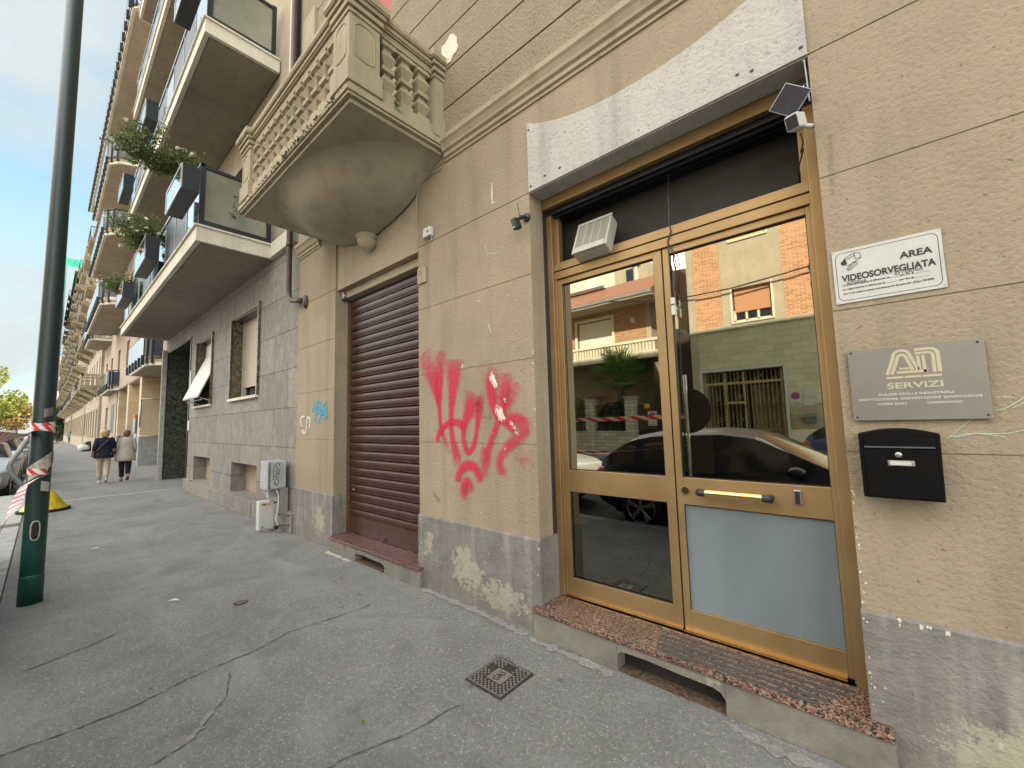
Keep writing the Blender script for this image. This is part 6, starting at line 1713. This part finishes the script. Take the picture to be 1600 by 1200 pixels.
for k, (x_, p_, lab) in enumerate(((-31.2, 'car_gr', 'dark grey hatchback parked just behind the white van'), (-36.3, 'car_dk', 'dark hatchback two places behind the white van'), (-41.6, 'car_sv', 'far silver hatchback last but one in the kerbside row'), (-47, 'car_gr', 'farthest grey hatchback in the kerbside row'))):
    car('parked_car', lab, (x_, -3.86, RD), m[p_], HATCH)
car('parked_car', 'blue hatchback parked across the street beside the bronze gateway', (3.05, -11.9, RD), m['car_bl'], HATCH, rotz=0, group='cars parked on the far side').location = (-1.55, -12.0, RD)

# bicycle
s = thing('bicycle', 'small bicycle leaning at the kerb far behind the green pole', 'bicycle', (-33, -2.2, 0))
for xx in (-33.5, -32.5):
    w_ = MB().tube([(xx + .32 * math.cos(a), -2.12, .33 + .32 * math.sin(a)) for a in [2 * math.pi * k / 24 for k in range(25)]], .02, 6).build('wheel', m['rubber'], s)
q = MB()
for P in ([(-33.5, .33), (-33.25, .85), (-32.65, .85), (-32.5, .33)], [(-33.25, .85), (-33.05, .33), (-32.65, .85)], [(-33.5, .33), (-33.05, .33)], [(-32.65, .85), (-32.6, 1.02), (-32.75, 1.03)], [(-33.27, .85), (-33.3, .98)]):
    q.tube([(a, -2.12, b_) for a, b_ in P], .018, 6)
q.build('frame', m['signw'], s)
MB().box(-33.42, -33.18, -2.19, -2.05, .97, 1.02).build('saddle', m['blackp'], s, bevel=.02)

# ================================================================ people
def skin_obj(name, mt, parent, V_, E_, rad, lv=1):
    me = bpy.data.meshes.new(name); me.from_pydata([Vector(v) - ORG[parent.name] for v in V_], E_, [])
    bm = bmesh.new(); bm.from_mesh(me); ly = bm.verts.layers.skin.verify()
    bm.verts.ensure_lookup_table()
    for i, v_ in enumerate(bm.verts):
        r_ = rad[i]; v_[ly].radius = (r_, r_) if not isinstance(r_, tuple) else r_
    bm.verts[0][ly].use_root = True
    bm.to_mesh(me); bm.free(); me.materials.append(mt)
    o = bpy.data.objects.new(name, me); col.objects.link(o); o.parent = parent; ORG[o.name] = ORG[parent.name]
    k = o.modifiers.new('s', 'SKIN'); k.use_smooth_shade = True
    q = o.modifiers.new('ss', 'SUBSURF'); q.levels = lv; q.render_levels = lv
    return o
def person(label, loc, h=1.63, face=math.pi, top='navy', bottom='beige_c', hair='hair_br', shoe='signw', hip=.17, coat=0., hair_r=1., stride=.22, arms=(.0, .0), hold=None, group=None, bulk=1.):
    # local: walks towards +X, z up
    o = thing('person', label, 'person', (0, 0, 0), group); k = h / 1.65
    def S(*p): return (p[0] * k, p[1] * k, p[2] * k)
    st = stride
    hipz = .86
    V_ = [S(0, 0, .93), S(0, 0, 1.12), S(.01, 0, 1.30), S(.01, 0, 1.40), S(.02, 0, 1.46), S(.035, 0, 1.55), S(.04, 0, 1.62)]
    rad = [.13, .115, .12, .06, .05, .085, .07]
    E_ = [(i, i + 1) for i in range(6)]
    def add(parent_, pts, rr):
        i = parent_
        for p_, r_ in zip(pts, rr): V_.append(S(*p_)); rad.append(r_); E_.append((i, len(V_) - 1)); i = len(V_) - 1
        return i
    legs = []
    for s_, f in ((1, 1), (-1, -1)):
        kx = f * st * .55; ax = f * st; az = .09 + (.10 if f < 0 else 0)
        P = [(.0, s_ * .08, .84), (kx + (.05 if f < 0 else .03), s_ * .075, .48), (ax, s_ * .065, az)]
        legs.append(P)
        add(0, P + [(ax + .10, s_ * .10, az - .055)], [.085, .055, .038, .035])
    A_ = []
    for s_, sw in ((1, arms[0]), (-1, arms[1])):
        P = [(.0, s_ * .155, 1.36), (sw * .5 - .02, s_ * .215, 1.12), (sw + .03, s_ * .225, .92)]
        A_.append(P)
        wi = add(2, P, [.055, .04, .028])
        hx, hy, hz = P[2]
        pi_ = add(wi, [(hx + .01, hy, hz - .06)], [.03])
        for q_ in range(4): add(pi_, [(hx - .02 + q_ * .016, hy - s_ * .004, hz - .12), (hx - .015 + q_ * .016, hy - s_ * .02, hz - .155 - .006 * (q_ in (1, 2)))], [.010, .008])
        add(wi, [(hx + .035, hy - s_ * .01, hz - .06), (hx + .045, hy - s_ * .015, hz - .10)], [.011, .009])
    skin_obj('body', m['skin'], o, V_, E_, [r_ * k for r_ in rad])
    # face: nose and ears
    q = MB().ell(S(.135, 0, 1.555), (.018 * k, .012 * k, .02 * k), 8, 6)
    for s_ in (1, -1): q.ell(S(.03, s_ * .088, 1.56), (.014 * k, .008 * k, .028 * k), 8, 6)
    q.build('nose_and_ears', m['skin'], o, smooth=True)
    q = MB()
    for s_ in (1, -1): q.ell(S(.118, s_ * .032, 1.575), (.008 * k, .012 * k, .006 * k), 8, 6)
    q.ell(S(.118, 0, 1.515), (.006 * k, .022 * k, .005 * k), 8, 6)
    q.build('eyes_and_mouth', m['wood_b'], o, smooth=True)
    # trousers
    TV = [S(0, 0, .90)]; TE = []; TR = [(.12 * k * bulk)]
    for P in legs:
        base = len(TV)
        for p_, r_ in zip([P[0], ((P[0][0] + P[1][0]) / 2, P[0][1], .66), P[1], ((P[1][0] + P[2][0]) / 2, P[2][1], .28), (P[2][0], P[2][1], P[2][2] + .04)], (.098, .088, .074, .066, .064)):
            TV.append(S(*p_)); TR.append(r_ * k * bulk); TE.append((0 if len(TV) - 1 == base else len(TV) - 2, len(TV) - 1))
    skin_obj('trousers', m[bottom], o, TV, TE, TR)
    # jacket: torso loft + sleeves
    q = MB(); secs = [(1.425, .065, .075), (1.40, .09, .14), (1.36, .115, .175), (1.28, .13, .19), (1.15, .125, .175), (1.02, .14, .185), (.92, .175, .212 * bulk), (.84, .188, .228 * bulk)]
    if coat: secs += [(.76, .19, .23 * bulk), (.80 - coat, .19, .232 * bulk)]
    else: secs += [(.79, .19, .232 * bulk)]
    q.loft([[S(.005 + a * math.cos(t_) * (1 + .04 * math.sin(5 * t_ + z * 20)), b_ * math.sin(t_) * (1 + .03 * math.cos(4 * t_ + z * 9)), z) for t_ in [2 * math.pi * i / 20 for i in range(20)]] for z, a, b_ in secs])
    for P in A_:
        q.tube([S(P[0][0], P[0][1] * .75, P[0][2] + .015), S(*P[0]), S((P[0][0] + P[1][0]) / 2, (P[0][1] + P[1][1]) / 2, (P[0][2] + P[1][2]) / 2), S(*P[1]), S(*P[2])], [.05 * k, .075 * k, .068 * k, .06 * k, .045 * k], 12)
    q.build('jacket', m[top], o, smooth=True)
    # hair
    q = MB(); rg = random.Random(int(h * 1000)); start = 0
    q.ell((.01 * k, 0, 1.575 * k), (.108 * k * hair_r, .098 * k * hair_r, .105 * k), 20, 14)
    for v_ in q.v:
        v_ += Vector((mnoise.noise(v_ * 18), mnoise.noise(v_ * 18 + Vector((5, 0, 0))), mnoise.noise(v_ * 18 + Vector((0, 5, 0))))) * .014
        if v_.x > .085 * k: v_.x = .085 * k - (v_.x - .085 * k) * .5
        if v_.z < 1.55 * k and v_.x < .05: v_.z -= .03 * hair_r ** 3
    q.build('hair', m[hair], o, smooth=True)
    for P in legs:
        hx, hy, hz = P[2]
        q = MB(); tilt = -.5 if hz > .12 else 0
        q.loft([[(S(x_, 0, 0)[0], y_ * k, z_ * k) for y_, z_ in ((-w_, 0), (w_, 0), (w_ * .9, t_ * .7), (w_ * .4, t_), (-w_ * .4, t_), (-w_ * .9, t_ * .7))] for x_, w_, t_ in ((-.07, .028, .06), (-.03, .036, .085), (.05, .038, .07), (.12, .043, .05), (.165, .03, .035))])
        q.mat(Matrix.Translation(S(hx, hy, hz - .085)) @ Matrix.Rotation(-tilt, 4, 'Y'))
        q.build('shoe', m[shoe], o, bevel=.008)
    o.location = loc; o.rotation_euler = (0, 0, face)
    return o, k
GW = 'pedestrians walking away down the footway'
p1, k = person('blond woman in a navy jacket and beige trousers walking away', (-17.5, -1.25, 0), 1.60, top='navy', bottom='beige_c', hair='hair_bl', shoe='signw', hair_r=1.15, stride=.2, arms=(-.05, .08), group=GW)
MB().tube([(-.05, -.17, 1.40), (-.13, -.05, 1.28), (-.145, .08, 1.12), (-.12, .18, .98)], .013, 6).build('bag_strap', m['leather'], p1)
MB().box(-.10, .12, .20, .27, .80, .98).build('shoulder_bag', m['leather'], p1, bevel=.02)
p2, k = person('brown-haired woman in a long pale coat and dark trousers walking away', (-17.6, -.76, 0), 1.57, top='coat', bottom='blackc', hair='hair_br', shoe='leather', coat=.14, stride=.12, arms=(.02, .06), group=GW, bulk=1.08)
MB().tube([(-.03, .16, 1.42), (-.08, .21, 1.28), (-.02, .27, 1.05), (.05, .21, 1.28), (-.0, .16, 1.42)], .012, 6).build('bag_strap', m['blackc'], p2)
q = MB().box(-.13, .13, .25, .35, .80, 1.04); q.build('patterned_handbag', granite('patterned_cloth', (.30, .12, .10), (.02, .02, .02), (.55, .5, .42), 22), p2, bevel=.03)
person('distant figure in a black coat in front of the dark evergreen', (-90, -1.15, 0), 1.75, top='blackc', bottom='wood_b', shoe='blackc', coat=.2, group=GW)
person('distant figure in a pale blue top with a white rucksack', (-88, .0, 0), 1.68, top='jean', bottom='blackc', shoe='blackc', group=GW)
person('distant figure in pink and black nearest the yellow trees', (-100, -2.0, 0), 1.7, top='blackc', bottom='pink', shoe='blackc', group=GW)
s = thing('refuse_bag', 'heap of black and white refuse bags against the wall far along the footway', 'bag', (-48.5, -.1, 0))
def lump(c, r, seed):
    q = MB().ell(c, r, 18, 12)
    for v_ in q.v: v_ += Vector((mnoise.noise(v_ * 4 + Vector((seed, 0, 0))), mnoise.noise(v_ * 4 + Vector((0, seed, 0))), mnoise.noise(v_ * 4))) * .12
    return q
lump((-48.7, .0, .38), (.5, .4, .4), 1).build('black_bag', m['blackc'], s, smooth=True)
lump((-48.3, -.3, .3), (.35, .35, .28), 5).build('white_bag', m['signw'], s, smooth=True)

# ================================================================ distant trees
def tree(label, c, r, n, mt, size, seed, trunk=.3, group='autumn trees at the end of the street'):
    o = thing('autumn_tree', label, 'tree', (c[0], c[1], 0), group); rg = random.Random(seed)
    MB().tube([(c[0], c[1], 0), (c[0], c[1] + .2, c[2] * .5), (c[0] + .3, c[1], c[2])], [trunk, trunk * .8, trunk * .3], 8).build('trunk', m['bark'], o, smooth=True)
    q = MB()
    for k in range(26):
        a = rg.uniform(0, 6.28); b_ = rg.uniform(-1, 1); f = rg.uniform(.45, .95); cb = math.sqrt(1 - b_ * b_)
        cc_ = (c[0] + r[0] * f * cb * math.cos(a), c[1] + r[1] * f * cb * math.sin(a), c[2] + r[2] * f * b_)
        leaves(q, cc_, (r[0] * .36, r[1] * .36, r[2] * .30), n // 26, size, rg)
    q.build('crown', m[mt], o); return o
tree('big yellow-green tree at the far left of the street', (-160, -15.0, 9.5), (7, 7.8, 9), 6500, 'leaf_y', .8, 1)
tree('orange-brown tree half hidden by the green pole', (-170, -7.5, 6.5), (5, 4.0, 5.0), 3600, 'leaf_o', .65, 2)
tree('bright yellow tree standing just right of the green pole', (-163, -.6, 5.2), (4, 3.4, 5.2), 3600, 'leaf_y', .55, 3)
tree('dark green tree leaning out beside the ochre facades', (-116, -.9, 3.6), (2.2, 1.5, 3.4), 3000, 'leaf_dk', .35, 4, .15)
